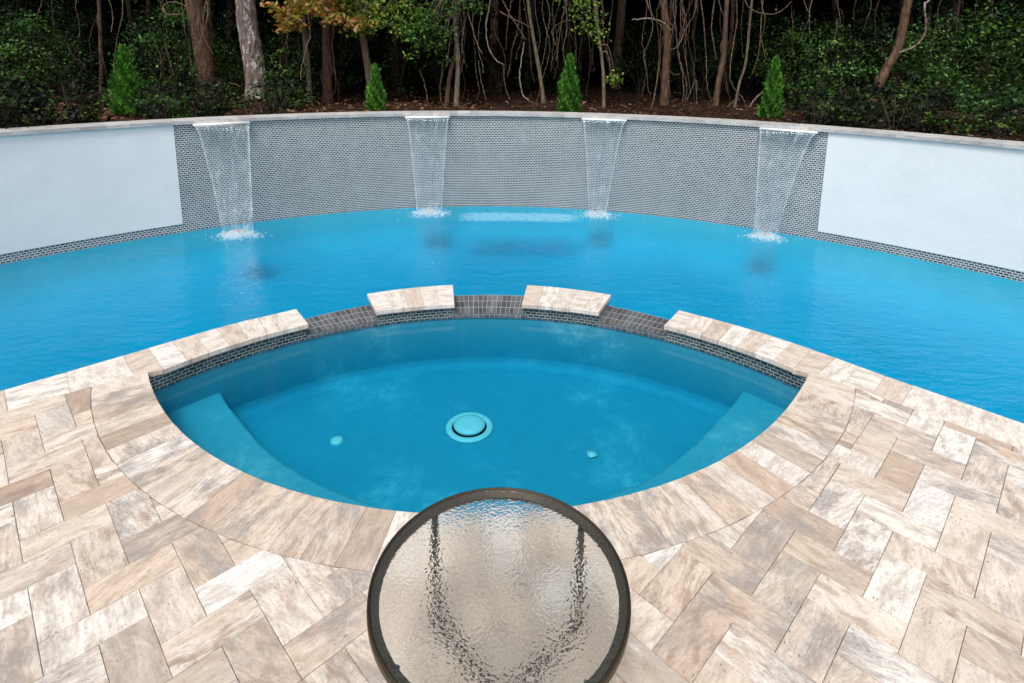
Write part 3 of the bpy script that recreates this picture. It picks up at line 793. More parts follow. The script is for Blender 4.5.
for k in range(4):
    xa,xb=LIPS[k]; 
    m=MB()
    ta,na=wn((xa+xb)/2); A=Vector((xa,wall_y(xa))); B=Vector((xb,wall_y(xb))); d=(B-A).normalized(); nn=Vector((d.y,-d.x))
    o=small_box('spillway',((A.x+B.x)/2+nn.x*.03,(A.y+B.y)/2+nn.y*.03,Z_TOP-.014),(B-A).length,.16,.026,M_SPILL,wall,.004,atan2(d.y,d.x))
    wf=empty('waterfall',((LAND[k][0]+LAND[k][1])/2,LY[k][0],Z_POOL)); tag(wf,WLAB[k],'waterfall','waterfall sheets pouring from the curved wall')
    nu,nv=28,60
    A2=A+nn*.105+d*.012; B2=B+nn*.105-d*.012
    C=Vector((LAND[k][0],LY[k][0])); D=Vector((LAND[k][1],LY[k][1]))
    top=Z_TOP-.02; V=[];Q=[];UV=[];T=[]
    ph=random.uniform(0,9)
    for j in range(nv+1):
        f=j/nv; z=top+(Z_POOL-top)*f; s=sqrt(f)           # ballistic: distance grows as the root of the drop
        for i in range(nu+1):
            g=i/nu; st=A2.lerp(B2,g); en=C.lerp(D,g)
            # the sheet draws together early, then falls straight
            w=s*.55+f*.45
            q=st.lerp(en,w)
            amp=.012*f
            off=nn*(sin(g*17+ph+f*6)*amp+sin(g*41+f*23+ph)*amp*.5+sin(f*31+ph*2+g*3)*amp*.6)+Vector((random.gauss(0,1),random.gauss(0,1)))*.0022*f
            V.append((q.x+off.x,q.y+off.y,z)); UV.append((g*.6+k*3,f)); e=min(g,1-g); T.append(max(0,1-e/.045)*1.0)
    for j in range(nv):
        for i in range(nu): Q.append((j*(nu+1)+i,j*(nu+1)+i+1,(j+1)*(nu+1)+i+1,(j+1)*(nu+1)+i))
    me=mesh_np('sheet',V,Q); me.uv_layers.new(name='UVMap'); me.color_attributes.new('tone','FLOAT_COLOR','POINT'); uvl=me.uv_layers['UVMap']; ca=me.color_attributes['tone']
    qi=np.array(Q).ravel(); uvl.data.foreach_set('uv',np.array(UV,dtype=np.float32)[qi].ravel())
    cc=np.zeros((len(V),4),dtype=np.float32); cc[:,0]=T; cc[:,3]=1; ca.data.foreach_set('color',cc.ravel())
    link('sheet',me,M_SHEET,wf,True)
    # foam patch: a bumpy low mound
    cx,cy=(C.x+D.x)/2,(C.y+D.y)/2-.02; rx=(D-C).length/2+.16; ry=.26; V=[];Q=[];UV=[]
    nr,na_=14,48
    for i in range(nr+1):
        r=i/nr
        for a in range(na_):
            t_=2*pi*a/na_; h=.075*(1-r)**1.3*random.uniform(.1,1.5)+.004
            V.append((cx+rx*r*1.25*cos(t_),cy+ry*r*1.25*sin(t_),Z_POOL+h)); UV.append((1.25*r*cos(t_)+0,1.25*r*sin(t_)))
    for i in range(nr):
        for a in range(na_): Q.append((i*na_+a,i*na_+(a+1)%na_,(i+1)*na_+(a+1)%na_,(i+1)*na_+a))
    me=mesh_np('foam',V,Q); uvl=me.uv_layers.new(name='UVMap'); uvl.data.foreach_set('uv',np.array(UV,dtype=np.float32)[np.array(Q).ravel()].ravel())
    link('foam',me,M_FOAM,wf,True)
    # droplets thrown up round the landing
    V=[];Q=[]
    for q in range(420):
        r=abs(random.gauss(0,.5)); t_=random.uniform(0,2*pi); px=cx+rx*r*cos(t_)*1.1; py=cy+ry*r*sin(t_)*.9; pz=Z_POOL+.01+random.expovariate(1/.03)*max(.2,1-r)
        s_=random.uniform(.0025,.007); b=len(V)
        V+=[(px-s_,py,pz),(px,py-s_,pz),(px+s_,py,pz),(px,py+s_,pz),(px,py,pz+s_*1.4),(px,py,pz-s_*1.4)]
        for a_,b_ in ((0,1),(1,2),(2,3),(3,0)): Q+= [(b+a_,b+b_,b+4),(b+b_,b+a_,b+5)]
    me=mesh_np('spray',V,Q); os_=link('spray',me,mat_simple('spray',(.85,.9,.93),.2,.6,0,.02) if k==0 else bpy.data.materials['spray'],wf,True); os_['kind']='stuff'
bpy.data.materials.remove(capm)

# ------------------------------------------------------------------ terrain behind and around
loop=[(p.x,p.y) for p in wall_curve(.28)]+[(9.5,-8),(9.8,-14),(4,-15.5),(-4,-15.5),(-9.8,-14),(-9.5,-8)]
def terr_z(x,y,r):
    k=max(0,min(1,(y+7)/4)); k=k*k*(3-2*k)
    z=-.05+k*1.10
    if r>1: z+=k*(.12*sin(x*.7)*sin(y*.5+1)+.05*sin(x*2.3+y*1.1))*min(1,r-1)
    return z
g=MB(); fac=[1,1.03,1.07,1.12,1.2,1.3,1.45,1.6,1.8,2.1,2.5,3,4,6,10,20,45]
ctr=(0,.0); rings=[]
for f in fac: rings.append([(x*f,y*f if y>0 else y*f,terr_z(x*f,y*f,(f-1)*12)) for x,y in loop])
V=[v for r in rings for v in r]; nl=len(loop); Q=[]
for i in range(len(rings)-1):
    for j in range(nl): Q.append((i*nl+j,i*nl+(j+1)%nl,(i+1)*nl+(j+1)%nl,(i+1)*nl+j))
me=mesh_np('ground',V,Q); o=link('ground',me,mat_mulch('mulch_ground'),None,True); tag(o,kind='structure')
bm=bmesh.new(); bm.from_mesh(me); bmesh.ops.recalc_face_normals(bm,faces=bm.faces)
if sum(f.normal.z for f in bm.faces)<0: bmesh.ops.reverse_faces(bm,faces=bm.faces)
bm.to_mesh(me); bm.free()
GZ=1.06
# fallen leaves and bark chips on the mulch
def leaf_mesh(name,centers,sizes,normals=None,tones=None,aspect=.5,flat=0.0):
    n=len(centers); c=np.asarray(centers,dtype=np.float32)
    d=RNG.normal(size=(n,3)); d[:,2]*=(1-flat)*.8; d/=np.linalg.norm(d,axis=1)[:,None]+1e-9
    nn=RNG.normal(size=(n,3)); nn[:,2]=np.abs(nn[:,2])*(1+3*flat)+.35; 
    e=np.cross(d,nn); e/=np.linalg.norm(e,axis=1)[:,None]+1e-9
    s=np.asarray(sizes)[:,None]; up=np.cross(e,d)
    v=np.stack([c-d*s*.5,c+e*s*aspect*.5+up*s*.10,c+d*s*.5,c-e*s*aspect*.5+up*s*.10],axis=1).reshape(-1,3)
    q=np.arange(n*4).reshape(n,4)
    me=mesh_np(name,v,q); at_=me.attributes.new('leaf','FLOAT','FACE')
    if tones is None: tones=RNG.random(n)
    at_.data.foreach_set('value',np.asarray(tones,dtype=np.float32)); return me
G_DARK=[(0,(.002,.004,.002)),(.45,(.005,.011,.004)),(.68,(.016,.038,.010)),(.85,(.05,.12,.022)),(1,(.15,.25,.05))]  # near-black stops put the shade of the wood into the leaf colour
G_FAR=[(0,(.002,.004,.002)),(.7,(.005,.010,.004)),(1,(.015,.03,.009))]  # deep shade of the far wood, carried by the leaf colour itself
G_MID=[(0,(.008,.02,.006)),(.4,(.025,.075,.014)),(.75,(.08,.22,.035)),(1,(.24,.40,.08))]
G_LIME=[(0,(.04,.09,.015)),(.4,(.14,.27,.035)),(.8,(.30,.46,.07)),(1,(.46,.52,.11))]
G_FALL=[(0,(.16,.20,.03)),(.35,(.42,.40,.07)),(.55,(.52,.32,.07)),(.8,(.50,.17,.05)),(1,(.58,.33,.20))]
G_CON=[(0,(.012,.06,.010)),(.45,(.05,.21,.025)),(1,(.26,.55,.07))]
G_LIT=[(0,(.05,.02,.012)),(.5,(.14,.06,.03)),(.85,(.28,.14,.08)),(1,(.42,.30,.20))]
ML={k:mat_leaf('leaf_'+k,v) for k,v in dict(dark=G_DARK,mid=G_MID,lime=G_LIME,autumn=G_FALL,conifer=G_CON,litter=G_LIT,far=G_FAR).items()}
nlit=7000
xs=RNG.uniform(-13,13,nlit); ys=np.array([wall_y(max(-7,min(7,x))) for x in xs])+.45+RNG.random(nlit)**1.4*7
keep=(np.abs(xs)<7.2)|(ys>3)
cz_=np.array([terr_z(x,y,1.5) for x,y in zip(xs,ys)])+.04
me=leaf_mesh('leaf_litter',np.c_[xs,ys,cz_][keep],RNG.uniform(.04,.10,nlit)[keep],flat=.8)
o=link('leaf_litter',me,ML['litter']); tag(o,'red-brown fallen leaves and bark chips on the ground behind the wall','leaf litter',None,'stuff')

# ------------------------------------------------------------------ foliage kinds
def clump_cloud(n_cl,per,ext,cl_r,shape='ball'):
    pts=[]; tones=[]
    for _ in range(n_cl):
        while True:
            p=RNG.uniform(-1,1,3)
            r=np.linalg.norm(p)
            if r<1 and (r>.45 or RNG.random()<.35): break
        c=p*np.array(ext); rr=cl_r*RNG.uniform(.5,1.3)
        m=int(per*RNG.uniform(.5,1.4)); q=RNG.normal(size=(m,3))*rr*np.array([1,1,.55])*.5
        pts.append(c+q); tones.append(np.clip(RNG.random()**1.5*.95+RNG.normal(0,.14,m),0,.999))  # one tone per clump: lit and shaded clumps painted as leaf colour
    return np.concatenate(pts),np.concatenate(tones)
shrub_src=[]
for k in range(5):
    pts,tn=clump_cloud(44,42,(1.0,.8,1.15),.40); pts[:,2]+=1.05
    tn=tn[pts[:,2]>0]; pts=pts[pts[:,2]>0]
    fol=leaf_mesh('foliage',pts,RNG.uniform(.06,.12,len(pts)),tones=tn)
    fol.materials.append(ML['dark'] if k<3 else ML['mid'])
    V=[];Q=[]
    for s_ in range(9):
        t_=random.uniform(0,2*pi); r=random.uniform(.3,.9); h=random.uniform(1.0,1.9)
        path=smooth_path([(0,0,-.1),(r*.25*cos(t_),r*.25*sin(t_),h*.35),(r*.7*cos(t_+.3),r*.7*sin(t_+.3),h*.7),(r*cos(t_),r*sin(t_),h)],4)
        v,q=tube_data(path,[.014*(1-.75*i/len(path)) for i in range(len(path))],5); b=len(V); V+=v; Q+=[tuple(x+b for x in f) for f in q]
    st=mesh_np('stems',V,Q); shrub_src.append((fol,st))
low_src=[]
for k in range(3):
    pts,tn=clump_cloud(15,26,(.34,.30,.26),.16); pts[:,2]+=.24
    fol=leaf_mesh('foliage',pts,RNG.uniform(.035,.075,len(pts)),tones=tn); fol.materials.append(ML['dark' if k else 'mid'])
    V=[];Q=[]
    for s_ in range(6):
        t_=random.uniform(0,2*pi); rr_=random.uniform(.1,.3)
        v,q=tube_data([(0,0,-.05),(rr_*.4*cos(t_),rr_*.4*sin(t_),.16),(rr_*cos(t_),rr_*sin(t_),.42)],[.006,.004,.002],4); b=len(V); V+=v; Q+=[tuple(x+b for x in f) for f in q]
    low_src.append((fol,mesh_np('stems',V,Q)))
M_STEM=mat_bark('stem_bark',(.10,.07,.05),(.20,.15,.11),8)
for f,s_ in shrub_src+low_src: s_.materials.append(M_STEM)
def place_shrub(x,y,sc,k,label,group,rz=None,z=None,sz=1.0):
    f,s_=(shrub_src+low_src)[k]
    r=empty('shrub',(x,y,GZ if z is None else z)); r.rotation_euler=(0,0,random.uniform(0,6.28) if rz is None else rz); r.scale=(sc,sc,sc*sz)
    tag(r,label,'shrub',group)
    for nm,me in (('foliage',f),('stem',s_)):
        o=bpy.data.objects.new(nm,me); COL.objects.link(o); o.parent=r
    return r
crown_src=[]
for k in range(4):
    pts,tn=clump_cloud(80,60,(2.6,2.4,2.0),.95)
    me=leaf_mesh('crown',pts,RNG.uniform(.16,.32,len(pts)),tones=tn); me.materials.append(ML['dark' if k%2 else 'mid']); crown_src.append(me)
M_BARK_PALE=mat_bark('pale_bark',(.20,.15,.12),(.34,.28,.24),5,(.62,.58,.54))
M_BARK_BROWN=mat_bark('brown_bark',(.13,.075,.05),(.26,.16,.11),6)
M_BARK_TAN=mat_bark('tan_bark',(.22,.17,.11),(.36,.30,.21),7)
M_BARK_DARK=mat_bark('dark_bark',(.045,.035,.028),(.09,.07,.055),6)
M_VINE=mat_bark('vine_bark',(.22,.14,.09),(.42,.31,.22),12)
M_VINEP=mat_bark('pale_vine_bark',(.42,.33,.26),(.60,.50,.42),12)

def tree(pix,Y,wpx,mat,label,boughs=None,group=None,crown=True,top=7.5,forks=3,wtop=None):
    """pix: pixels the trunk passes through, bottom first; wpx: its width there in pixels"""
    pts=[at(u,v,Y) for u,v in pix]; base=Vector((pts[0].x,Y,GZ-.15)); 
    d=(pts[-1]-pts[0]); d=d/max(abs(d.z),.2)
    r0=wpx*Y/F/2
    path=[base]+[p for p in pts if p.z>base.z+.25]; last=path[-1]; tz=max(top,last.z+2)
    k=(tz-last.z); path+= [last+Vector((d.x*.6*k*.4,0,k*.4)),last+Vector((d.x*.6*k*.8,.1,k*.8)),Vector((last.x+d.x*.5*k,last.y+.2,tz))]
    sp=smooth_path(path,5); n=len(sp); h=[(p.z-base.z)/(tz-base.z) for p in sp]
    rad=[r0*(1+.45*math.exp(-(p.z-base.z)/.22))*(1-.55*q) for p,q in zip(sp,h)]
    r=empty('tree',(base.x,Y,GZ)); tag(r,label,'tree',group)
    segs=[(sp,rad)]
    for f in range(forks):
        i=int(n*random.uniform(.62,.92)); p=sp[i]; t_=random.uniform(0,6.28); l=random.uniform(1.2,2.4)
        q=[p,p+Vector((cos(t_)*l*.4,sin(t_)*l*.3,l*.4)),p+Vector((cos(t_)*l,sin(t_)*l*.8,l*.9))]
        b=smooth_path(q,4); segs.append((b,[rad[i]*.55*(1-.8*j/len(b)) for j in range(len(b))]))
    if crown:
        o=bpy.data.objects.new('crown',random.choice(crown_src)); COL.objects.link(o); o.parent=r
        s_=random.uniform(.8,1.15); o.location=(sp[-1].x-base.x,sp[-1].y-Y,tz-GZ+.4); o.scale=(s_,s_,s_*.9); o.rotation_euler=(0,0,random.uniform(0,6))
    if boughs:
        kind,blobs,size=boughs; P_=[]; bs=[]
        for (u,v,yy,rx,rz,cnt) in blobs:
            c=at(u,v,yy); ncl=max(3,cnt//28)
            for _ in range(ncl):
                off=Vector((random.gauss(0,.45)*rx,random.gauss(0,.35)*rx,random.gauss(0,.45)*rz)); cc=c+off
                P_.append(RNG.normal(size=(28,3))*np.array([.10,.10,.06])+np.array(cc))
                if random.random()<.5:
                    j=min(range(n),key=lambda q_:abs(sp[q_].z-(cc.z+.5))); s0=sp[j]
                    bs.append((smooth_path([s0,s0.lerp(cc,.5)+Vector((0,0,.25)),cc],4),[.014,.013,.012,.011,.010,.008,.006,.004,.002]))
        P_=np.concatenate(P_)-np.array([base.x,Y,GZ])
        me=leaf_mesh('foliage',P_,RNG.uniform(size[0],size[1],len(P_)),aspect=.6); o=bpy.data.objects.new('foliage',me); me.materials.append(ML[kind]); COL.objects.link(o); o.parent=r
        segs+=bs
    tube_obj('trunk',segs,mat,r,12,.12)
    return r
# the trunks one can tell apart, left to right
tree([(203,118),(205,80),(202,40),(194,0)],11.2,19,M_BARK_BROWN,'brown vine-wrapped tree left of the big pale trunk')
tree([(258,118),(257,85),(250,40),(245,0)],11.0,21,M_BARK_PALE,'big tree with thick pale patchy bark above the left waterfall',None,None,True,9)
tree([(310,112),(308,70),(304,30),(303,0)],11.4,5.5,M_BARK_TAN,'thin tree with yellow and red autumn leaves right of the big pale trunk',
     ('autumn',[(290,12,10.9,.42,.28,330),(325,8,10.9,.55,.3,430),(352,22,11.0,.30,.25,200),(283,30,10.9,.18,.2,70),(340,-8,10.9,.5,.25,300)],(.075,.13)))
tree([(328,112),(327,70),(326,20),(325,0)],12.0,9,M_BARK_BROWN,'brown trunk standing behind the autumn-leaved tree')
tree([(372,100),(369,75),(362,30),(358,0)],11.6,7.5,M_BARK_TAN,'tan leaning tree with bright green leaves above the second conifer from left',
     ('lime',[(365,12,11.2,.35,.4,320),(385,10,11.1,.45,.4,420),(372,28,11.1,.25,.3,160),(405,20,11.1,.4,.4,380)],(.06,.10)))
tree([(456,112),(458,60),(455,25),(459,0)],11.0,5,M_BARK_TAN,'twin-stemmed tree with bright green leaves left of the wall centre',
     ('mid',[(425,22,10.8,.4,.45,420),(442,35,10.8,.3,.4,330),(437,5,10.8,.45,.4,350),(417,45,10.8,.28,.35,200),(470,5,10.8,.3,.3,120)],(.055,.09)))
tree([(446,112),(450,75),(457,45),(454,0)],11.1,4.5,M_BARK_BROWN,'thin brown stem leaning right into the twin-stemmed tree')
tree([(545,112),(540,75),(532,30),(528,0)],10.9,4,M_BARK_TAN,'slim tan sapling left of the third conifer from left',None,None,True,6)
tree([(604,112),(603,70),(598,30),(595,0)],10.6,3.4,M_BARK_TAN,'slender pale sapling with light leaves right of the third conifer from left',
     ('lime',[(590,10,10.6,.35,.3,190),(601,30,10.6,.15,.3,90),(612,78,10.6,.14,.2,50),(575,4,10.6,.3,.2,120)],(.05,.085)),None,True,6)
tree([(664,114),(665,80),(667,40),(664,0)],11.0,8,M_BARK_BROWN,'reddish brown tree with stringy bark right of the wall centre')
tree([(714,116),(718,85),(724,50),(727,0)],11.0,5.5,M_BARK_BROWN,'slim brown tree leaning right, wrapped with hanging vines')
tree([(733,118),(739,85),(746,60),(752,0)],11.1,2.6,M_BARK_TAN,'very thin tan sapling left of the rightmost conifer')
tree([(866,130),(872,100),(886,70),(899,45),(908,0)],10.6,9,M_BARK_BROWN,'crooked brown tree leaning right, above the right white panel')
tree([(922,134),(925,90),(928,40),(930,0)],12.2,4.5,M_BARK_DARK,'straight dark trunk right of the crooked leaning tree')
tree([(987,60),(988,30),(989,0)],13.5,7,M_BARK_DARK,'dark trunk in the top right corner')
tree([(102,100),(101,50),(99,0)],12.8,4,M_BARK_BROWN,'thin reddish trunk behind the leftmost conifer')
# trees standing deeper in the wood, all alike
rows=[]
for i in range(42):
    Y=random.uniform(13.5,24); x=random.uniform(-1.05,1.05)*Y*.95
    rows.append((x,Y))
for x,Y in rows:
    base=Vector((x,Y,1)); 
    r=empty('tree',(x,Y,GZ)); tag(r,'dark slender forest tree standing deep in the shaded wood','tree','trees deep in the wood')
    tz=random.uniform(8,15); lx=random.gauss(0,.5)
    sp=smooth_path([(x,Y,GZ-.2),(x+lx*.3,Y,GZ+2.2),(x+lx*.7,Y+.2,GZ+4.6),(x+lx,Y,tz)],5); r0=random.uniform(.05,.15)
    tube_obj('trunk',[(sp,[r0*(1-.5*i/len(sp)) for i in range(len(sp))])],random.choice((M_BARK_DARK,M_BARK_DARK,M_BARK_BROWN)),r,8,.1)
    o=bpy.data.objects.new('crown',random.choice(crown_src)); COL.objects.link(o); o.parent=r
    o.location=(lx,0,tz-GZ); s_=random.uniform(1.3,2.1); o.scale=(s_,s_,s_); o.rotation_euler=(0,0,random.uniform(0,6))
# branch pieces on the crooked tree
def vine(pix,Y,wpx,mat,label,up=True,group='bare vines hanging among the trees'):
    pts=[at(u,v,Y) for u,v in pix]
    for p in pts: p.y+=random.gauss(0,.05)
    sp=smooth_path(pts,6); r0=wpx*Y/F/2*.72
    sp=[p+Vector((random.gauss(0,.005),0,random.gauss(0,.005))) for p in sp]; m_=len(sp)
    me_o=tube_obj('vine',[(sp,[r0*random.uniform(.75,1.2)*(1-.45*i/m_) for i in range(m_)])],mat,None,6,.25)
    tag(me_o,label,'vine',group); return me_o
vine([(937,-14),(934,0),(921,6),(925,30),(915,45),(898,53)],10.5,3.6,M_VINEP,'pale bent branch hooked over the crooked leaning tree at upper right',group=None)
VL='thin bare woody vine hanging in the dark wood'
for pix,Y,w,mt in [
 ([(463,-12),(470,20),(476,40),(482,54)],10.8,2,M_VINE),([(493,-10),(486,25),(489,48),(496,60),(504,65)],10.8,2.2,M_VINEP),
 ([(498,-8),(512,18),(520,30),(526,40)],10.8,2.0,M_VINE),([(524,42),(520,70),(522,92),(528,100),(540,106)],10.7,2.2,M_VINEP),
 ([(555,45),(552,30),(562,22),(575,20)],10.9,1.8,M_VINE),([(503,65),(505,85),(510,100)],10.8,1.6,M_VINE),
 ([(500,12),(520,22),(532,28)],10.7,1.8,M_VINE),([(163,8),(168,14),(180,14),(188,8),(180,3),(168,3),(163,8)],10.7,2.2,M_VINE),
 ([(190,-10),(193,15),(192,35),(198,60)],10.8,2.4,M_VINE),([(203,-10),(208,12),(204,30),(199,48)],10.8,2.2,M_VINE),
 ([(107,-8),(110,15),(114,33)],10.7,1.6,M_VINE),([(68,42),(72,55),(85,66)],11,1.6,M_VINE),([(28,78),(50,74),(70,64)],11,1.4,M_VINE),
 ([(632,20),(648,19),(660,22),(670,30)],10.7,2.4,M_VINEP),([(658,-8),(668,18),(676,30)],10.8,2.0,M_VINE),
 ([(697,-8),(693,12),(686,30),(678,46),(668,50)],10.7,2.2,M_VINE),([(668,70),(675,75),(681,74)],10.8,1.8,M_VINE),
 ([(700,0),(704,30),(708,60),(706,85),(712,104)],10.9,1.8,M_VINE),([(742,-8),(750,8),(765,14),(780,12),(792,2)],10.8,1.8,M_VINE),
 ([(764,0),(760,30),(758,55),(752,75)],10.8,1.6,M_VINE),([(738,20),(734,50),(730,80),(742,100),(746,117)],10.9,1.5,M_VINE),
 ([(748,108),(758,98),(768,90),(772,88)],10.8,3.2,M_VINE),([(720,112),(730,105),(737,96)],10.7,1.8,M_VINE),
 ([(688,100),(692,90),(697,80),(696,115)],10.9,1.6,M_VINE),([(650,112),(655,90),(660,60)],10.9,1.8,M_VINE),([(620,104),(632,110),(640,112)],10.8,2,M_VINE),
 ([(840,20),(838,40),(834,50)],10.8,1.5,M_VINE),([(165,40),(172,70),(178,100),(184,120)],10.9,1.8,M_VINE),([(150,30),(158,60),(162,100),(166,118)],10.9,1.5,M_VINE),
 ([(214,82),(228,84),(240,86)],10.7,1.4,M_VINE),([(566,0),(560,30),(556,60)],11,1.6,M_VINE),([(513,-5),(508,20),(506,50)],11,1.6,M_VINE),
 ([(680,-5),(684,20),(678,50),(684,80),(682,112)],11.1,2,M_VINE),([(716,-6),(712,25),(716,60)],11.1,2,M_VINE),([(645,-6),(652,15),(662,28)],10.8,1.8,M_VINE),
 ([(420,70),(425,90),(428,108)],11,1.6,M_VINE),([(444,60),(440,90),(443,110)],11.1,2,M_VINE),([(478,60),(482,85),(486,100)],11,1.5,M_VINE)]:
    vine(pix,Y,w,mt,VL)
for i in range(95):
    zone=random.choice(((640,765),(640,765),(455,620),(455,620),(150,215),(280,345),(780,1000),(0,120)))
    u=random.uniform(*zone); Y=random.uniform(10.6,12.6); v1=random.choice((random.uniform(40,90),random.uniform(95,112))); v=-12; pix=[(u,v)]
    while v<v1:
        v+=random.uniform(12,26); u+=random.gauss(0,3); pix.append((u,min(v,v1)))
    if len(pix)>2: vine(pix,Y,random.choice((.8,1.0,1.2,1.5)),random.choice((M_VINE,M_VINE,M_BARK_BROWN,M_VINEP)),VL)
# conifers on the bed behind the wall
def conifer(u,v,Y,wpx,label,col='conifer'):
    tip=at(u,v,Y); h=tip.z-GZ+.05; R=wpx*Y/F/2
    r=empty('conifer',(tip.x,Y,GZ-.05)); tag(r,label,'conifer','small conifers planted behind the wall')
    tube_obj('trunk',[([(tip.x,Y,GZ-.05),(tip.x,Y,tip.z-.1)],[.02,.006])],M_BARK_BROWN,r,6)
    P_=[];n=int(5200*h)
    f=RNG.random(n)**1.3; rad=R*(1-f)**.75*(.75+.25*np.minimum(1,f*6)); 
    nb=26; ang=RNG.random(n)*6.283; p1,p2,p3=RNG.random(3)*6; lob=1+.28*np.sin(ang*5+f*19+p1)+.24*np.sin(ang*9-f*31+p2)+.20*np.sin(ang*2+f*11+p3)
    rr=rad*lob*(.55+.45*RNG.random(n)**.4)
    z=f*h+(rr/R)*.03; P_=np.c_[rr*np.cos(ang),rr*np.sin(ang),z]
    # upright sprays: leaves lean up and outward
    d=np.c_[np.cos(ang)*.45,np.sin(ang)*.45,np.full(n,1.0)]+RNG.normal(size=(n,3))*.28; d/=np.linalg.norm(d,axis=1)[:,None]
    e=np.cross(d,RNG.normal(size=(n,3))); e/=np.linalg.norm(e,axis=1)[:,None]
    s=RNG.uniform(.035,.085,n)[:,None]
    v_=np.stack([P_,P_+d*s*.5+e*s*.16,P_+d*s,P_+d*s*.5-e*s*.16],axis=1).reshape(-1,3)
    me=mesh_np('foliage',v_,np.arange(n*4).reshape(n,4)); a_=me.attributes.new('leaf','FLOAT','FACE')
    a_.data.foreach_set('value',np.clip(RNG.normal(.45,.20,n)+.38*np.sin(ang*5+f*19),0,1).astype(np.float32))
    o=bpy.data.objects.new('foliage',me); me.materials.append(ML[col]); COL.objects.link(o); o.parent=r
conifer(123,48,8.9,34,'widest bright green conifer at far left, behind the left white panel')
conifer(375,67,9.3,17,'narrow pointed conifer between the first and second waterfalls from left')
conifer(570,57,9.4,21,'narrow pointed conifer above the second waterfall from right')
conifer(776,61,9.0,19,'narrow conifer above the rightmost waterfall')
# understory
SL='dense leafy shrub in the shaded understory of the wood'
SG='understory shrubs along the wood edge'
for i in range(80):
    Y=random.uniform(11.8,19); x=random.uniform(-1,1)*Y*.98
    # the middle stays open: bare stems over mulch
    if abs(x-1.0)<4.2*Y/11 and Y<15 : continue
    if abs(512+F*(x-CX)/Y-121)<45 and Y<13: continue
    place_shrub(x,Y,random.uniform(.6,1.2),random.choice((0,1,2,1,2,3)),SL,SG)
for u,Y,sc in ((20,10.6,.62),(48,11.0,.7),(72,10.7,.6),(172,10.8,.6),(175,11.2,.8),(215,11.6,.6),(285,11.3,.55),(300,12.5,.8),(820,10.9,.7),(840,11.4,.8),(900,10.8,.72),(935,10.6,.8),(965,11.0,.9),(1000,10.6,.9),(1020,10.8,.9),(790,12,.8),(5,10.8,.8)):
    p=at(u,110,Y); place_shrub(p.x,Y,sc,random.choice((0,1,3,4)),SL,SG)
for u,Y,sc in ((288,10.9,.36),(700,12.5,.7),(640,13,.8),(500,14.5,1.0),(560,14,1.0),(440,14.5,1.0),(400,14,.9),(340,14,1.0)):
    p=at(u,110,Y); place_shrub(p.x,Y,sc,random.choice((0,1,2)),SL,SG)
for i in range(150):
    sd=-1 if i%2 else 1
    x=sd*(random.uniform(3.2,7.6))
    j=min(range(len(Bk2)),key=lambda q_:abs(Bk2[q_].x-max(-7.9,min(7.9,x)))+(60 if Bk2[q_].y<1.5 else 0))
    y=max(Bk2[j].y,1.5)+.32+random.random()**1.6*1.9
    uu=512+F*(x-CX)/y
    if abs(uu-121)<34 or abs(uu-776)<20 or 225<uu<275 or 340<uu<760: continue
    place_shrub(x,y,random.uniform(.7,1.5),random.choice((5,6,7,6,7)),'low leafy shrub growing close behind the wall','low shrubs right behind the wall',None,None,.85)
# the far mass of the wood
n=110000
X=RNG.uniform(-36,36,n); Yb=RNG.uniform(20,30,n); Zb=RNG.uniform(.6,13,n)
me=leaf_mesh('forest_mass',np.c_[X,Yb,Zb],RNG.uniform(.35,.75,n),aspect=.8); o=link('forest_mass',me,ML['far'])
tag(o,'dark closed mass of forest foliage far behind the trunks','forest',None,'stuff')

# ------------------------------------------------------------------ side table
TC=Vector((.139,1.47)); TR=.385; TZ=.45
tb=empty('side_table',(TC.x,TC.y,0)); tag(tb,'round patio side table with hammered glass top and dark bronze frame','table')
lathe('frame',[(TR-.034,TZ-.016),(TR-.034,TZ-.010),(TR-.010,TZ-.009),(TR-.0085,TZ+.004),(TR-.005,TZ+.0065),(TR-.001,TZ+.004),(TR,TZ-.004),(TR,TZ-.022),(TR-.004,TZ-.026),(TR-.03,TZ-.026),(TR-.034,TZ-.016)][::-1],M_BRONZE,tb,(TC.x,TC.y,0),128)
def mat_glass():
    m,nt,out=newmat('hammered_glass')
    tc=N(nt,'TexCoord').outputs['Object']
    vo=N(nt,'TexVoronoi'); vo.feature='SMOOTH_F1'; vo.inputs['Scale'].default_value=105; vo.inputs['Smoothness'].default_value=.7; vo.inputs['Randomness'].default_value=1
    wr=N(nt,'TexNoise'); wr.inputs['Scale'].default_value=60; L(nt,tc,wr.inputs['Vector'])
    wv=N(nt,'VectorMath',operation='MULTIPLY_ADD'); L(nt,wr.outputs['Color'],wv.inputs[0]); wv.inputs[1].default_value=(.012,.012,0); L(nt,tc,wv.inputs[2])
    L(nt,wv.outputs[0],vo.inputs['Vector'])
    nrm=bump(nt,vo.outputs['Distance'],1.0,.0010)
    p=N(nt,'BsdfPrincipled'); p.inputs['Base Color'].default_value=(.97,.99,.985,1); p.inputs['Roughness'].default_value=.04
    p.inputs['Transmission Weight'].default_value=1; p.inputs['IOR'].default_value=1.5; L(nt,nrm,p.inputs['Normal'])
    df=N(nt,'BsdfDiffuse'); df.inputs[0].default_value=(.80,.82,.82,1); L(nt,nrm,df.inputs['Normal'])  # faint white mixed into the glass colour for its pale sky sheen
    mg=N(nt,'MixShader'); mg.inputs[0].default_value=.025; L(nt,p.outputs[0],mg.inputs[1]); L(nt,df.outputs[0],mg.inputs[2])
    L(nt,mg.outputs[0],out.inputs[0]); return m
M_GLASS=mat_glass()
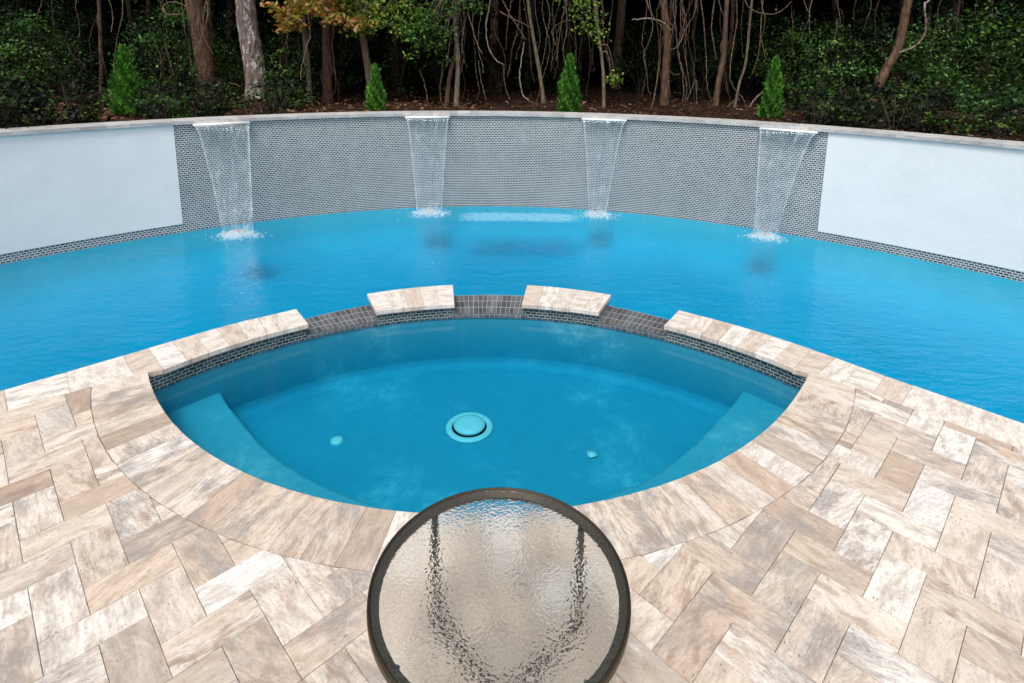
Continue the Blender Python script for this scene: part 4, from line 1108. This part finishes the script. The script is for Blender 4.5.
lathe('glass_top',[(.0005,TZ),(TR-.012,TZ),(TR-.010,TZ-.001),(TR-.010,TZ-.005),(TR-.012,TZ-.006),(.0005,TZ-.006)][::-1],M_GLASS,tb,(TC.x,TC.y,0),96)
for p_ in bpy.data.objects['glass_top'].data.polygons: p_.use_smooth=False
for k,a in enumerate((radians(130.4),radians(40),radians(-49),radians(221))):
    d=Vector((cos(a),sin(a),0)); c=Vector((TC.x,TC.y,0)); r=.352
    pts=[c+d*r+Vector((0,0,TZ-.024)),c+d*(r+.003)+Vector((0,0,.30)),c+d*(r+.003)+Vector((0,0,.16)),c+d*r+Vector((0,0,.06)),c+d*(r-.018)+Vector((0,0,.026)),c+d*(r-.06)+Vector((0,0,.014)),c+d*(r-.17)+Vector((0,0,.013)),c+d*.012+Vector((0,0,.013))]
    sp=smooth_path(pts,5); tube_obj('leg',[(sp,[.0125]*len(sp))],M_LEG,tb,10)
lathe('base_hub',[(.0005,.004),(.034,.004),(.036,.012),(.034,.028),(.0005,.030)][::-1],M_LEG,tb,(TC.x,TC.y,0),32)

# ------------------------------------------------------------------ light
w=bpy.data.worlds.new('World'); S.world=w; w.use_nodes=True; nt=w.node_tree; nt.nodes.clear()
SUN_EL,SUN_ROT=radians(62),radians(200)
sky=N(nt,'TexSky'); sky.sky_type='NISHITA'; sky.sun_disc=False; sky.sun_elevation=SUN_EL; sky.sun_rotation=SUN_ROT; sky.dust_density=4; sky.air_density=1.2; sky.ozone_density=1
hs=N(nt,'HueSaturation'); hs.inputs['Saturation'].default_value=.10; L(nt,sky.outputs[0],hs.inputs['Color'])
tcw=N(nt,'TexCoord').outputs['Generated']
cl=noise(nt,mapping(nt,tcw,(1,1,2.2)),2.4,6,.6,.3)
cc=mixc(nt,1.0,hs.outputs[0],ramp(nt,cl,[(.3,(.8,.82,.86)),(.65,(1.35,1.33,1.3))]),'MULTIPLY')
bg=N(nt,'Background'); bg.inputs[1].default_value=.13; L(nt,cc,bg.inputs[0])
ow=N(nt,'OutputWorld'); L(nt,bg.outputs[0],ow.inputs[0])
sl=bpy.data.lights.new('sun','SUN'); sl.energy=1.3; sl.angle=radians(14); sl.color=(1,.975,.94)
so=bpy.data.objects.new('sun',sl); COL.objects.link(so)
# sun_rotation turns clockwise from +Y when seen from above
dirv=Vector((sin(SUN_ROT)*cos(SUN_EL),cos(SUN_ROT)*cos(SUN_EL),sin(SUN_EL)))
so.rotation_euler=dirv.to_track_quat('Z','Y').to_euler(); so.location=(0,0,20)
vs=S.view_settings; vs.view_transform='Standard'; vs.look='None'; vs.exposure=.43; vs.gamma=1; vs.use_curve_mapping=False
S.render.engine='CYCLES'; cy=S.cycles
cy.use_denoising=True; cy.denoiser='OPENIMAGEDENOISE'
cy.max_bounces=10; cy.diffuse_bounces=3; cy.glossy_bounces=4; cy.transmission_bounces=6; cy.transparent_max_bounces=16; cy.volume_bounces=0
cy.caustics_reflective=False; cy.caustics_refractive=True; cy.sample_clamp_indirect=6; cy.blur_glossy=.5
